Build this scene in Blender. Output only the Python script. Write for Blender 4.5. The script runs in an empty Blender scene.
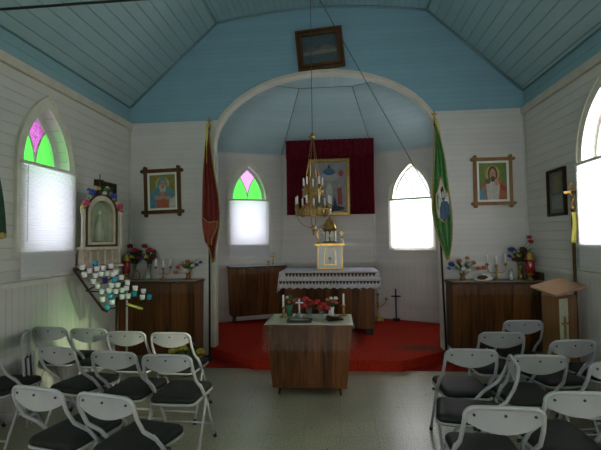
import bpy, bmesh, math, random
from mathutils import Vector, Matrix
from math import sin, cos, pi, sqrt, radians, atan2
random.seed(7)
sc = bpy.context.scene
COL = sc.collection

# ------------------------------------------------------------------ materials
def new_mat(name):
    m = bpy.data.materials.new(name); m.use_nodes = True
    nt = m.node_tree; b = nt.nodes['Principled BSDF']
    return m, nt, b
def plain(name, col, rough=.5, metal=0., spec=.5, trans=0., alpha=1., emit=None):
    m, nt, b = new_mat(name)
    b.inputs['Base Color'].default_value = (*col, 1); b.inputs['Roughness'].default_value = rough
    b.inputs['Metallic'].default_value = metal; b.inputs['Specular IOR Level'].default_value = spec
    b.inputs['Transmission Weight'].default_value = trans; b.inputs['Alpha'].default_value = alpha
    return m
def noise_plain(name, c1, c2, scale=8, rough=.5, metal=0., spec=.5, bump=0., detail=4, stretch=(1,1,1)):
    m, nt, b = new_mat(name); N = nt.nodes; L = nt.links
    tc = N.new('ShaderNodeTexCoord'); mp = N.new('ShaderNodeMapping'); mp.inputs['Scale'].default_value = stretch
    nz = N.new('ShaderNodeTexNoise'); nz.inputs['Scale'].default_value = scale; nz.inputs['Detail'].default_value = detail
    cr = N.new('ShaderNodeValToRGB'); cr.color_ramp.elements[0].position = .35; cr.color_ramp.elements[1].position = .65
    cr.color_ramp.elements[0].color = (*c1, 1); cr.color_ramp.elements[1].color = (*c2, 1)
    L.new(tc.outputs['Object'], mp.inputs[0]); L.new(mp.outputs[0], nz.inputs['Vector']); L.new(nz.outputs[0], cr.inputs[0])
    L.new(cr.outputs[0], b.inputs['Base Color'])
    b.inputs['Roughness'].default_value = rough; b.inputs['Metallic'].default_value = metal; b.inputs['Specular IOR Level'].default_value = spec
    if bump:
        bp = N.new('ShaderNodeBump'); bp.inputs['Strength'].default_value = bump; bp.inputs['Distance'].default_value = .01
        L.new(nz.outputs[0], bp.inputs['Height']); L.new(bp.outputs[0], b.inputs['Normal'])
    return m
def math_node(nt, op, a, b=None, c=None):
    n = nt.nodes.new('ShaderNodeMath'); n.operation = op
    for i, v in enumerate((a, b, c)):
        if v is None: continue
        if isinstance(v, (int, float)): n.inputs[i].default_value = v
        else: nt.links.new(v, n.inputs[i])
    return n.outputs[0]
def boards(name, low, high=None, split=None, axis='Z', pitch=.085, vlow=None, vsplit=None, vaxis='Y', rough=.45, groove=.62, depth=.006, upper_pitch=None):
    """painted boards: grooves every pitch along axis; below vsplit (a height) the boards run upright (grooves along vaxis)"""
    m, nt, b = new_mat(name); N = nt.nodes; L = nt.links
    tc = N.new('ShaderNodeTexCoord'); sp = N.new('ShaderNodeSeparateXYZ'); L.new(tc.outputs['Object'], sp.inputs[0])
    def coord(ax):
        if ax == 'XY':
            return math_node(nt, 'ADD', sp.outputs['X'], math_node(nt, 'MULTIPLY', sp.outputs['Y'], .42))
        return sp.outputs[ax]
    def gro(ax, p):
        f = math_node(nt, 'FRACT', math_node(nt, 'MULTIPLY', coord(ax), 1/p))
        d = math_node(nt, 'ABSOLUTE', math_node(nt, 'SUBTRACT', f, .5))      # .5 at the groove
        return math_node(nt, 'SMOOTHSTEP', d, .43, .5) if False else d, f
    def mask(d, e0=.44):
        mr = N.new('ShaderNodeMapRange'); mr.inputs[1].default_value = e0; mr.inputs[2].default_value = .5
        L.new(d, mr.inputs[0]); return mr.outputs[0]
    d, f = gro(axis, pitch); g = mask(d)
    bid = math_node(nt, 'FLOOR', math_node(nt, 'MULTIPLY', coord(axis), 1/pitch))
    if vsplit is not None:
        d2, f2 = gro(vaxis, .075); g2 = mask(d2)
        sel = math_node(nt, 'LESS_THAN', sp.outputs['Z'], vsplit)
        g = math_node(nt, 'ADD', math_node(nt, 'MULTIPLY', g, math_node(nt, 'SUBTRACT', 1, sel)), math_node(nt, 'MULTIPLY', g2, sel))
    wn = N.new('ShaderNodeTexWhiteNoise'); wn.noise_dimensions = '1D'; L.new(bid, wn.inputs['W'])
    nz = N.new('ShaderNodeTexNoise'); nz.inputs['Scale'].default_value = 3.5; nz.inputs['Detail'].default_value = 6
    L.new(tc.outputs['Object'], nz.inputs['Vector'])
    base = N.new('ShaderNodeMix'); base.data_type = 'RGBA'
    base.inputs['A'].default_value = (*low, 1); base.inputs['B'].default_value = (*(high or low), 1)
    if split is not None: L.new(math_node(nt, 'GREATER_THAN', sp.outputs['Z'], split), base.inputs['Factor'])
    else: base.inputs['Factor'].default_value = 0
    var = math_node(nt, 'ADD', math_node(nt, 'MULTIPLY', wn.outputs['Value'], .07), math_node(nt, 'MULTIPLY', nz.outputs[0], .16))
    val = math_node(nt, 'ADD', var, .87)
    val = math_node(nt, 'MULTIPLY', val, math_node(nt, 'SUBTRACT', 1, math_node(nt, 'MULTIPLY', g, 1-groove)))
    mul = N.new('ShaderNodeVectorMath'); mul.operation = 'SCALE'
    L.new(base.outputs['Result'], mul.inputs[0]); L.new(val, mul.inputs['Scale']); L.new(mul.outputs[0], b.inputs['Base Color'])
    bp = N.new('ShaderNodeBump'); bp.inputs['Strength'].default_value = .8; bp.inputs['Distance'].default_value = depth
    L.new(math_node(nt, 'SUBTRACT', 1, g), bp.inputs['Height']); L.new(bp.outputs[0], b.inputs['Normal'])
    b.inputs['Roughness'].default_value = rough
    return m
def wood(name, dark, light, plank=.11, axis='X', rough=.32, lengthwise='Z'):
    m, nt, b = new_mat(name); N = nt.nodes; L = nt.links
    tc = N.new('ShaderNodeTexCoord'); sp = N.new('ShaderNodeSeparateXYZ'); L.new(tc.outputs['Object'], sp.inputs[0])
    co = math_node(nt, 'ADD', sp.outputs['X'], sp.outputs['Y']) if axis == 'X' else sp.outputs[axis]
    bid = math_node(nt, 'FLOOR', math_node(nt, 'MULTIPLY', co, 1/plank))
    wn = N.new('ShaderNodeTexWhiteNoise'); wn.noise_dimensions = '1D'; L.new(bid, wn.inputs['W'])
    mp = N.new('ShaderNodeMapping'); s = [28, 28, 28]; s['XYZ'.index(lengthwise)] = 1.3; mp.inputs['Scale'].default_value = s
    L.new(tc.outputs['Object'], mp.inputs[0])
    nz = N.new('ShaderNodeTexNoise'); nz.inputs['Scale'].default_value = 1; nz.inputs['Detail'].default_value = 5; nz.inputs['Distortion'].default_value = 1.2
    L.new(mp.outputs[0], nz.inputs['Vector'])
    fac = math_node(nt, 'ADD', math_node(nt, 'MULTIPLY', wn.outputs['Value'], .34), math_node(nt, 'MULTIPLY', nz.outputs[0], .76))
    cr = N.new('ShaderNodeValToRGB'); cr.color_ramp.elements[0].position = .2; cr.color_ramp.elements[1].position = .85
    cr.color_ramp.elements[0].color = (*dark, 1); cr.color_ramp.elements[1].color = (*light, 1)
    L.new(fac, cr.inputs[0]); L.new(cr.outputs[0], b.inputs['Base Color'])
    b.inputs['Roughness'].default_value = rough; b.inputs['Specular IOR Level'].default_value = .16
    return m
def mix_shader(name, builder):
    m = bpy.data.materials.new(name); m.use_nodes = True; nt = m.node_tree
    for n in list(nt.nodes): nt.nodes.remove(n)
    out = nt.nodes.new('ShaderNodeOutputMaterial'); nt.links.new(builder(nt), out.inputs[0]); return m
def blind_mat(name, col, tr):
    def bd(nt):
        d = nt.nodes.new('ShaderNodeBsdfDiffuse'); d.inputs[0].default_value = (*col, 1)
        t = nt.nodes.new('ShaderNodeBsdfTranslucent'); t.inputs[0].default_value = (*tr, 1)
        a = nt.nodes.new('ShaderNodeAddShader'); nt.links.new(d.outputs[0], a.inputs[0]); nt.links.new(t.outputs[0], a.inputs[1]); return a.outputs[0]
    return mix_shader(name, bd)
def stained(name, col, rough=.05, pattern=False):
    def bd(nt):
        t = nt.nodes.new('ShaderNodeBsdfTransparent'); t.inputs[0].default_value = (*col, 1)
        tl = nt.nodes.new('ShaderNodeBsdfTranslucent'); tl.inputs[0].default_value = (*col, 1)
        g = nt.nodes.new('ShaderNodeBsdfGlossy'); g.inputs['Roughness'].default_value = rough
        m0 = nt.nodes.new('ShaderNodeMixShader'); m0.inputs[0].default_value = .25
        nt.links.new(t.outputs[0], m0.inputs[1]); nt.links.new(tl.outputs[0], m0.inputs[2])
        if pattern:
            tc = nt.nodes.new('ShaderNodeTexCoord'); v = nt.nodes.new('ShaderNodeTexVoronoi'); v.inputs['Scale'].default_value = 55
            nt.links.new(tc.outputs['Object'], v.inputs['Vector'])
            cr = nt.nodes.new('ShaderNodeValToRGB'); cr.color_ramp.elements[0].color = (*[min(1, c*1.35) for c in col], 1); cr.color_ramp.elements[1].color = (*[c*.45 for c in col], 1)
            cr.color_ramp.elements[1].position = .8
            nt.links.new(v.outputs['Distance'], cr.inputs[0]); nt.links.new(cr.outputs[0], t.inputs[0]); nt.links.new(cr.outputs[0], tl.inputs[0])
        m = nt.nodes.new('ShaderNodeMixShader'); m.inputs[0].default_value = .05
        nt.links.new(m0.outputs[0], m.inputs[1]); nt.links.new(g.outputs[0], m.inputs[2]); return m.outputs[0]
    return mix_shader(name, bd)
def film(name, tint=(.96,.96,.96), gl=.12, rough=.12, milk=.05, crumple=False):
    def bd(nt):
        t = nt.nodes.new('ShaderNodeBsdfTransparent'); t.inputs[0].default_value = (*tint, 1)
        g = nt.nodes.new('ShaderNodeBsdfGlossy'); g.inputs['Roughness'].default_value = rough; g.inputs[0].default_value = (.9,.9,.9,1)
        d = nt.nodes.new('ShaderNodeBsdfDiffuse'); d.inputs[0].default_value = (.8,.8,.8,1)
        if crumple:
            tc = nt.nodes.new('ShaderNodeTexCoord'); nz = nt.nodes.new('ShaderNodeTexNoise'); nz.inputs['Scale'].default_value = 26; nz.inputs['Detail'].default_value = 3
            bp = nt.nodes.new('ShaderNodeBump'); bp.inputs['Strength'].default_value = 1.; bp.inputs['Distance'].default_value = .03
            nt.links.new(tc.outputs['Object'], nz.inputs['Vector']); nt.links.new(nz.outputs[0], bp.inputs['Height']); nt.links.new(bp.outputs[0], g.inputs['Normal'])
        m = nt.nodes.new('ShaderNodeMixShader'); m.inputs[0].default_value = gl
        nt.links.new(t.outputs[0], m.inputs[1]); nt.links.new(g.outputs[0], m.inputs[2])
        m2 = nt.nodes.new('ShaderNodeMixShader'); m2.inputs[0].default_value = milk
        nt.links.new(m.outputs[0], m2.inputs[1]); nt.links.new(d.outputs[0], m2.inputs[2]); return m2.outputs[0]
    return mix_shader(name, bd)

WHITE = (.63,.61,.585); BLUE = (.22,.40,.51)
M = {}
M['wall_front'] = boards('front_wall_paint', (.64,.62,.61), BLUE, 3.345, 'Z', .072, groove=.88, depth=.0025)
M['wall_side'] = boards('side_wall_paint', WHITE, (.24,.40,.47), 3.345, 'Z', .105, vsplit=1.23, vaxis='Y', groove=.74, depth=.004)
M['wall_apse'] = boards('apse_wall_paint', (.66,.62,.60), BLUE, 9, 'Z', .085, vsplit=1.18, vaxis='XY', groove=.86, depth=.003)
M['ceiling_side'] = boards('slope_paint', (.31,.455,.50), axis='X', pitch=.10, groove=.55, rough=.4)
M['ceiling_mid'] = boards('mid_ceiling_paint', (.31,.48,.56), axis='X', pitch=.09, groove=.55)
M['apse_ceiling'] = boards('apse_ceiling_paint', (.44,.60,.67), axis='Z', pitch=.075, groove=.82, depth=.003)
M['apse_ceiling_flat'] = boards('apse_ceiling_flat_paint', (.44,.60,.67), axis='X', pitch=.085, groove=.8)
M['trim'] = noise_plain('cream_trim_paint', (.56,.50,.42), (.64,.57,.49), 6, rough=.4)
M['casing'] = noise_plain('casing_paint', (.62,.59,.51), (.70,.67,.58), 6, rough=.4)
M['wtrim'] = noise_plain('white_trim_paint', (.60,.60,.56), (.70,.69,.65), 6, rough=.4)
M['carpet'] = noise_plain('red_carpet', (.24,.014,.008), (.38,.026,.015), 40, rough=.95, spec=.1, bump=.5)
M['dark'] = plain('black_metal', (.012,.012,.012), .4)
M['chair'] = noise_plain('chair_white_enamel', (.34,.34,.37), (.41,.41,.44), 5, rough=.3)
M['seat'] = noise_plain('charcoal_vinyl', (.011,.012,.012), (.016,.017,.017), 30, rough=.6, bump=.15, spec=.25)
M['rubber'] = plain('black_rubber', (.01,.01,.01), .6)
M['walnut'] = wood('walnut_panelling', (.020,.007,.002), (.22,.082,.024), .105, rough=.42)
M['walnut_dark'] = wood('dark_walnut', (.020,.009,.004), (.08,.034,.014), .15, rough=.4)
M['table_wood'] = wood('table_walnut', (.020,.007,.002), (.20,.074,.024), .13, rough=.4)
M['oak'] = wood('oak_wood', (.16,.075,.028), (.30,.155,.07), .2, rough=.4)
M['oak_top'] = wood('pale_wood_top', (.34,.20,.12), (.46,.28,.17), .5, rough=.35, lengthwise='X')
M['frame_brown'] = wood('brown_frame_wood', (.06,.028,.010), (.15,.075,.026), .5, rough=.4)
M['frame_tan'] = wood('tan_frame_wood', (.20,.10,.035), (.36,.20,.09), .5, rough=.4)
M['frame_dark'] = wood('dark_frame_wood', (.02,.010,.006), (.05,.024,.013), .5, rough=.35)
M['gold'] = noise_plain('aged_gold', (.34,.20,.05), (.55,.36,.11), 20, rough=.32, metal=.85)
M['gilt'] = noise_plain('gilt_paint', (.22,.13,.03), (.38,.25,.07), 25, rough=.4, metal=.3)
M['brass'] = noise_plain('brass', (.34,.19,.06), (.52,.32,.11), 30, rough=.3, metal=.9)
M['steel'] = plain('grey_steel', (.30,.31,.33), .35, .8)
M['candle'] = plain('white_wax', (.82,.81,.78), .45)
M['cream'] = noise_plain('cream_plaster', (.42,.36,.27), (.56,.49,.39), 14, rough=.5)
M['enamel'] = plain('white_enamel', (.80,.82,.80), .4)
M['lace'] = noise_plain('white_lace', (.55,.55,.60), (.82,.82,.88), 55, rough=.8, bump=.6)
M['cloth'] = noise_plain('pale_green_cloth', (.50,.49,.37), (.60,.58,.45), 30, rough=.7)
M['tan_cloth'] = noise_plain('tan_runner', (.36,.27,.20), (.44,.34,.26), 30, rough=.7)
M['trim_red'] = plain('dark_red_crochet', (.12,.03,.012), .8)
M['plastic'] = film('clear_plastic', gl=.04, rough=.06, milk=.0, crumple=True)
M['pane'] = film('window_pane', (.97,.98,.98), .05, .02, 0.)
M['pane_dull'] = film('dull_glass', (.90,.92,.90), .02, .25, .01)
M['velvet'] = noise_plain('maroon_velvet', (.11,.005,.014), (.17,.010,.024), 18, rough=.85, spec=.15)
M['blind'] = blind_mat('white_blind', (.50,.50,.50), (.40,.40,.43))
M['green_glass'] = stained('green_glass', (.09,.78,.07))
M['pink_glass'] = stained('pink_glass', (.74,.30,.66))
M['pink_pattern'] = stained('patterned_magenta_glass', (.52,.14,.45), pattern=True)
M['pale_green'] = stained('pale_green_glass', (.88,.92,.70))
M['cable'] = plain('grey_cable', (.05,.055,.06), .5)
M['ruby'] = plain('ruby_glass', (.30,.005,.004), .12, spec=.8)
M['clear'] = film('clear_glass', (.85,.9,.88), .12, .05, .06)
M['cup_w'] = plain('frosted_white_cup', (.74,.75,.77), .3)
M['cup_b'] = plain('turquoise_cup', (.02,.32,.44), .2)
M['cup_n'] = plain('navy_cup', (.01,.015,.16), .2)
for n, c in dict(red=(.42,.012,.014), darkred=(.17,.006,.01), blue=(.03,.06,.30), lblue=(.10,.22,.50), orange=(.60,.20,.03), yellow=(.58,.44,.05), coral=(.62,.11,.06), white=(.68,.66,.60), pink=(.55,.07,.13), leaf=(.05,.15,.035), dleaf=(.02,.055,.025), stem=(.05,.10,.03)).items():
    M['f_'+n] = noise_plain('petal_'+n, tuple(x*.75 for x in c), c, 60, rough=.6)
M['bright_yellow'] = plain('yellow_satin', (.62,.56,.10), .4)

def floor_mat():
    m, nt, b = new_mat('speckled_vinyl_tiles'); N = nt.nodes; L = nt.links
    tc = N.new('ShaderNodeTexCoord'); sp = N.new('ShaderNodeSeparateXYZ'); L.new(tc.outputs['Object'], sp.inputs[0])
    nz = N.new('ShaderNodeTexNoise'); nz.inputs['Scale'].default_value = 95; nz.inputs['Detail'].default_value = 8; L.new(tc.outputs['Object'], nz.inputs['Vector'])
    cr = N.new('ShaderNodeValToRGB'); e = cr.color_ramp.elements
    e[0].position = .36; e[0].color = (.13,.12,.085,1); e[1].position = .60; e[1].color = (.47,.435,.31,1)
    x = e.new(.45); x.color = (.33,.31,.23,1)
    L.new(nz.outputs[0], cr.inputs[0])
    n2 = N.new('ShaderNodeTexNoise'); n2.inputs['Scale'].default_value = 1.1; n2.inputs['Detail'].default_value = 5; L.new(tc.outputs['Object'], n2.inputs['Vector'])
    v = N.new('ShaderNodeTexVoronoi'); v.inputs['Scale'].default_value = 9; L.new(tc.outputs['Object'], v.inputs['Vector'])
    spot = math_node(nt, 'LESS_THAN', v.outputs['Distance'], .085)
    def line(ax):
        f = math_node(nt, 'FRACT', math_node(nt, 'MULTIPLY', sp.outputs[ax], 1/.305))
        return math_node(nt, 'LESS_THAN', f, .02)
    seam = math_node(nt, 'MAXIMUM', line('X'), line('Y'))
    val = math_node(nt, 'ADD', .50, math_node(nt, 'MULTIPLY', n2.outputs[0], 1.0))
    val = math_node(nt, 'MULTIPLY', val, math_node(nt, 'SUBTRACT', 1, math_node(nt, 'MULTIPLY', seam, .22)))
    val = math_node(nt, 'MULTIPLY', val, math_node(nt, 'SUBTRACT', 1, math_node(nt, 'MULTIPLY', spot, .7)))
    mul = N.new('ShaderNodeVectorMath'); mul.operation = 'SCALE'; L.new(cr.outputs[0], mul.inputs[0]); L.new(val, mul.inputs['Scale'])
    L.new(mul.outputs[0], b.inputs['Base Color'])
    mr = N.new('ShaderNodeMapRange'); mr.inputs[3].default_value = .20; mr.inputs[4].default_value = .45; L.new(n2.outputs[0], mr.inputs[0]); L.new(mr.outputs[0], b.inputs['Roughness'])
    bp = N.new('ShaderNodeBump'); bp.inputs['Strength'].default_value = .15; bp.inputs['Distance'].default_value = .004; L.new(nz.outputs[0], bp.inputs['Height']); L.new(bp.outputs[0], b.inputs['Normal'])
    return m
M['floor'] = floor_mat()
def carpet_patch():
    m, nt, b = new_mat('red_carpet_brown_patch'); N = nt.nodes; L = nt.links
    tc = N.new('ShaderNodeTexCoord')
    nz = N.new('ShaderNodeTexNoise'); nz.inputs['Scale'].default_value = 45; nz.inputs['Detail'].default_value = 5; L.new(tc.outputs['Object'], nz.inputs['Vector'])
    cr = N.new('ShaderNodeValToRGB'); cr.color_ramp.elements[0].position = .3; cr.color_ramp.elements[1].position = .7
    cr.color_ramp.elements[0].color = (.26,.014,.007,1); cr.color_ramp.elements[1].color = (.50,.036,.016,1); L.new(nz.outputs[0], cr.inputs[0])
    # brown ellipse with a noisy edge by the right hand post
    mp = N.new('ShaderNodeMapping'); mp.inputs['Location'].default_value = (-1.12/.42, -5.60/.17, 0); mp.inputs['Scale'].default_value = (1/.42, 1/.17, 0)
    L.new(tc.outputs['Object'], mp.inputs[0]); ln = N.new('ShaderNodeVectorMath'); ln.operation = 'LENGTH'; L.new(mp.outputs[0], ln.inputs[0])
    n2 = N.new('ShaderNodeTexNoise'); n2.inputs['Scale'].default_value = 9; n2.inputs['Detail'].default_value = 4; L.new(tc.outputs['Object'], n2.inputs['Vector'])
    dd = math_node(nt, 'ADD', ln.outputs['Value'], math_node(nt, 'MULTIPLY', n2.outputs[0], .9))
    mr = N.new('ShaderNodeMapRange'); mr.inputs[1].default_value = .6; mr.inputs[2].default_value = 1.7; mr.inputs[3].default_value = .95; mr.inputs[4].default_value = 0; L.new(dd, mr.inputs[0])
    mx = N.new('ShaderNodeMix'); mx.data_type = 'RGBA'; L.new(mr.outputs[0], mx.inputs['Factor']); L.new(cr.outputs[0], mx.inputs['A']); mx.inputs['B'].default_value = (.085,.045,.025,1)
    L.new(mx.outputs['Result'], b.inputs['Base Color']); b.inputs['Roughness'].default_value = .95; b.inputs['Specular IOR Level'].default_value = .1
    return m
M['carpet_patch'] = carpet_patch()

# ------------------------------------------------------------------ mesh builder
class MB:
    def __init__(s): s.v = []; s.f = []; s.m = []; s.mats = []; s.sm = []
    def mi(s, mat):
        if mat not in s.mats: s.mats.append(mat)
        return s.mats.index(mat)
    def add(s, vs, fs, mat, smooth=False):
        o = len(s.v); s.v += [tuple(v) for v in vs]; k = s.mi(mat)
        for f in fs: s.f.append([i+o for i in f]); s.m.append(k); s.sm.append(smooth)
        return s
    def box(s, c, d, mat, rz=0, rx=0, ry=0, taper=(1,1), bevel=0):
        """centre, size; taper scales the bottom face"""
        R = Matrix.Rotation(rz, 3, 'Z') @ Matrix.Rotation(ry, 3, 'Y') @ Matrix.Rotation(rx, 3, 'X'); vs = []
        for z in (-.5, .5):
            t = taper if z < 0 else (1, 1)
            for x, y in ((-.5,-.5), (.5,-.5), (.5,.5), (-.5,.5)):
                vs.append(Vector(c) + R @ Vector((x*d[0]*t[0], y*d[1]*t[1], z*d[2])))
        return s.add(vs, [(3,2,1,0), (4,5,6,7), (0,1,5,4), (1,2,6,5), (2,3,7,6), (3,0,4,7)], mat)
    def tube(s, pts, r, mat, n=8, closed=False, cap=True):
        pts = [Vector(p) for p in pts]; k = len(pts); rs = r if isinstance(r, (list, tuple)) else [r]*k
        vs = []; nrm = None
        for i, p in enumerate(pts):
            if closed: t = pts[(i+1) % k] - pts[i-1]
            else: t = pts[min(i+1, k-1)] - pts[max(i-1, 0)]
            t.normalize()
            if nrm is None: nrm = t.orthogonal().normalized()
            nrm = (nrm - t*nrm.dot(t))
            if nrm.length < 1e-6: nrm = t.orthogonal()
            nrm.normalize(); b = t.cross(nrm)
            for j in range(n):
                a = 2*pi*j/n; vs.append(p + (nrm*cos(a) + b*sin(a))*rs[i])
        fs = []
        for i in range(k if closed else k-1):
            for j in range(n):
                a = i*n+j; b2 = i*n+(j+1) % n; c = ((i+1) % k)*n+(j+1) % n; d = ((i+1) % k)*n+j
                fs.append((a, b2, c, d))
        if cap and not closed: fs += [tuple(range(n-1, -1, -1)), tuple((k-1)*n+j for j in range(n))]
        return s.add(vs, fs, mat, True)
    def lathe(s, prof, mat, c=(0,0,0), n=14, sc_=(1,1,1)):
        vs = []; fs = []
        for r, z in prof:
            for j in range(n): a = 2*pi*j/n; vs.append((c[0]+r*cos(a)*sc_[0], c[1]+r*sin(a)*sc_[1], c[2]+z*sc_[2]))
        for i in range(len(prof)-1):
            for j in range(n): fs.append((i*n+j, i*n+(j+1) % n, (i+1)*n+(j+1) % n, (i+1)*n+j))
        fs.append(tuple(range(n-1, -1, -1))); fs.append(tuple((len(prof)-1)*n+j for j in range(n)))
        return s.add(vs, fs, mat, True)
    def ball(s, c, r, mat, n=10, m=6, sc_=(1,1,1)):
        return s.lathe([(max(.001, r*sin(pi*i/m)), -r*cos(pi*i/m)) for i in range(m+1)], mat, c, n, sc_)
    def prism(s, poly, fn, t0, t1, mat):
        """poly: 2D outline, fn(u, v, t) -> 3D; between t0 and t1"""
        k = len(poly); vs = [fn(u, v, t0) for u, v in poly] + [fn(u, v, t1) for u, v in poly]
        fs = [tuple(range(k-1, -1, -1)), tuple(range(k, 2*k))] + [(i, (i+1) % k, k+(i+1) % k, k+i) for i in range(k)]
        return s.add(vs, fs, mat)
    def ring(s, A, B, fn, t0, t1, mat, closed=True):
        """band between outlines A (outer) and B (inner), same count"""
        k = len(A); vs = [fn(*p, t) for t in (t0, t1) for p in A] + [fn(*p, t) for t in (t0, t1) for p in B]; fs = []
        for i in range(k if closed else k-1):
            j = (i+1) % k
            fs += [(k+i, k+j, 3*k+j, 3*k+i), (j, i, 2*k+i, 2*k+j), (i, j, k+j, k+i), (2*k+j, 2*k+i, 3*k+i, 3*k+j)]
        if not closed:
            for i in (0, k-1): fs.append((i, k+i, 3*k+i, 2*k+i))
        return s.add(vs, fs, mat)
    def grid(s, nu, nv, fn, mat, smooth=True):
        vs = [fn(i/(nu-1), j/(nv-1)) for j in range(nv) for i in range(nu)]
        fs = [(j*nu+i, j*nu+i+1, (j+1)*nu+i+1, (j+1)*nu+i) for j in range(nv-1) for i in range(nu-1)]
        return s.add(vs, fs, mat, smooth)
    def build(s, name, parent=None, label=None, solid=0, fix=True, auto=True):
        me = bpy.data.meshes.new(name); me.from_pydata(s.v, [], s.f)
        for m in s.mats: me.materials.append(m)
        me.polygons.foreach_set('material_index', s.m); me.polygons.foreach_set('use_smooth', s.sm); me.update()
        if fix:
            bm = bmesh.new(); bm.from_mesh(me); bmesh.ops.recalc_face_normals(bm, faces=bm.faces); bm.to_mesh(me); bm.free()
        o = bpy.data.objects.new(name, me); COL.objects.link(o)
        if parent: o.parent = parent
        if label: o['label'] = label
        if solid:
            md = o.modifiers.new('thickness', 'SOLIDIFY'); md.thickness = solid; md.offset = 0
        return o
def thing(name, label, cat, loc=(0,0,0), rz=0, group=None):
    o = bpy.data.objects.new(name, None); COL.objects.link(o); o.location = loc; o.rotation_euler = (0,0,rz); o.empty_display_size = .1
    o['label'] = label; o['category'] = cat
    if group: o['group'] = group
    return o
def tag(o, label, cat, group=None, kind=None):
    o['label'] = label; o['category'] = cat
    if group: o['group'] = group
    if kind: o['kind'] = kind
    return o
def struct(o, label=None):
    o['kind'] = 'structure'
    if label: o['label'] = label
    return o
def dup(root, loc, rz, label=None, group=None):
    r = root.copy(); COL.objects.link(r); r.location = loc; r.rotation_euler = (0,0,rz)
    if label: r['label'] = label
    if group: r['group'] = group
    for ch in list(root.children):
        c = ch.copy(); COL.objects.link(c); c.parent = r
        for g in list(ch.children):
            d = g.copy(); COL.objects.link(d); d.parent = c
    return r

# ------------------------------------------------------------------ the room
XL, XR, D, YB = -2.984, 2.525, 5.55, -4.0
ZC, ZK, ZT = 3.345, 3.594, 4.773
KX0, KX1 = -1.677, 1.288
TH = .14
def wall_panel(name, outer, holes, fn, mats, th=TH):
    """flat wall with true openings: outer / holes are 2D loops, fn(u, v, t) -> 3D, t in 0..th away from the room"""
    bm = bmesh.new(); loops = []; ed = []
    for lp in [outer]+holes:
        vs = [bm.verts.new(fn(u, v, 0)) for u, v in lp]; loops.append(vs)
        ed += [bm.edges.new((vs[i], vs[(i+1) % len(vs)])) for i in range(len(vs))]
    bmesh.ops.triangle_fill(bm, use_beauty=True, use_dissolve=False, edges=ed)
    front = list(bm.faces); mp = {}
    for lp, vs in zip([outer]+holes, loops):
        for (u, v), a in zip(lp, vs): mp[a] = bm.verts.new(fn(u, v, th))
    for f in front: bm.faces.new([mp[v] for v in reversed(f.verts)])
    for vs in loops:
        for i in range(len(vs)):
            a, b = vs[i], vs[(i+1) % len(vs)]; bm.faces.new((a, b, mp[b], mp[a]))
    bmesh.ops.recalc_face_normals(bm, faces=bm.faces)
    me = bpy.data.meshes.new(name); bm.to_mesh(me); bm.free()
    for m in mats: me.materials.append(m)
    o = bpy.data.objects.new(name, me); COL.objects.link(o); return struct(o)
def gothic(w, z0, z1, z2, n=9, c=0):
    h = z2-z1; k = (h*h-(w/2)**2)/w; R = w/2+k; pts = [(c-w/2, z0), (c+w/2, z0)]
    a1 = atan2(h, k)
    right = [(c-k+R*cos(a1*i/n), z1+R*sin(a1*i/n)) for i in range(n)]
    left = [(2*c-x, z) for x, z in reversed(right)]
    return pts + right + [(c, z2)] + left
def box_struct(name, c, d, mat): return struct(MB().box(c, d, mat).build(name))

fnL = lambda u, v, t: Vector((XL-t, u, v)); fnR = lambda u, v, t: Vector((XR+t, u, v))
# side walls with pointed windows
WL, WR = 3.87, 3.97                      # window centres along the side walls
SILL, SPR, APX = 1.56, 2.40, 3.02
def wins(w0): return [w0, w0-2.7, w0-5.4]
wall_panel('wall_left', [(YB-.14,0), (D,0), (D,ZK+.05), (YB-.14,ZK+.05)], [gothic(.66, SILL, SPR, APX, c=y) for y in wins(WL)], fnL, [M['wall_side']], th=.24)
wall_panel('wall_right', [(YB-.14,0), (D,0), (D,ZK+.05), (YB-.14,ZK+.05)], [gothic(.66, SILL, SPR, APX, c=y) for y in wins(WR)], fnR, [M['wall_side']], th=.24)
# front wall (arch to the apse) and rear wall (doorway)
AC, AZ, AA, AB = -.165, 2.97, 1.56, .985
arch_in = [(AC-AA*cos(pi*i/28), AZ+AB*sin(pi*i/28)) for i in range(29)]
mx = (KX0+KX1)/2; hw = (KX1-KX0)/2
crest = [(mx+hw*cos(pi*i/12), ZT+.14*sin(pi*i/12)) for i in range(1, 12)]
crest = [(KX1+(KX0-KX1)*i/12, ZT+.13*(1-((i-6)/6)**2)) for i in range(1, 12)]
fnF = lambda u, v, t: Vector((u, D+t, v)); fnB = lambda u, v, t: Vector((u, YB-t, v))
wall_panel('wall_front', [(XL,0), (AC-AA,0)] + arch_in + [(AC+AA,0), (XR,0), (XR,ZK), (KX1,ZT)] + crest + [(KX0,ZT), (XL,ZK)], [], fnF, [M['wall_front']], th=.10)
door = [(-1.05,.0), (-1.05,2.35), (.75,2.35), (.75,.0)]
wall_panel('wall_back', [(XL,0)] + door + [(XR,0), (XR,ZK), (KX1,ZT)] + crest + [(KX0,ZT), (XL,ZK)], [], fnB, [M['wall_front']])
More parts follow.
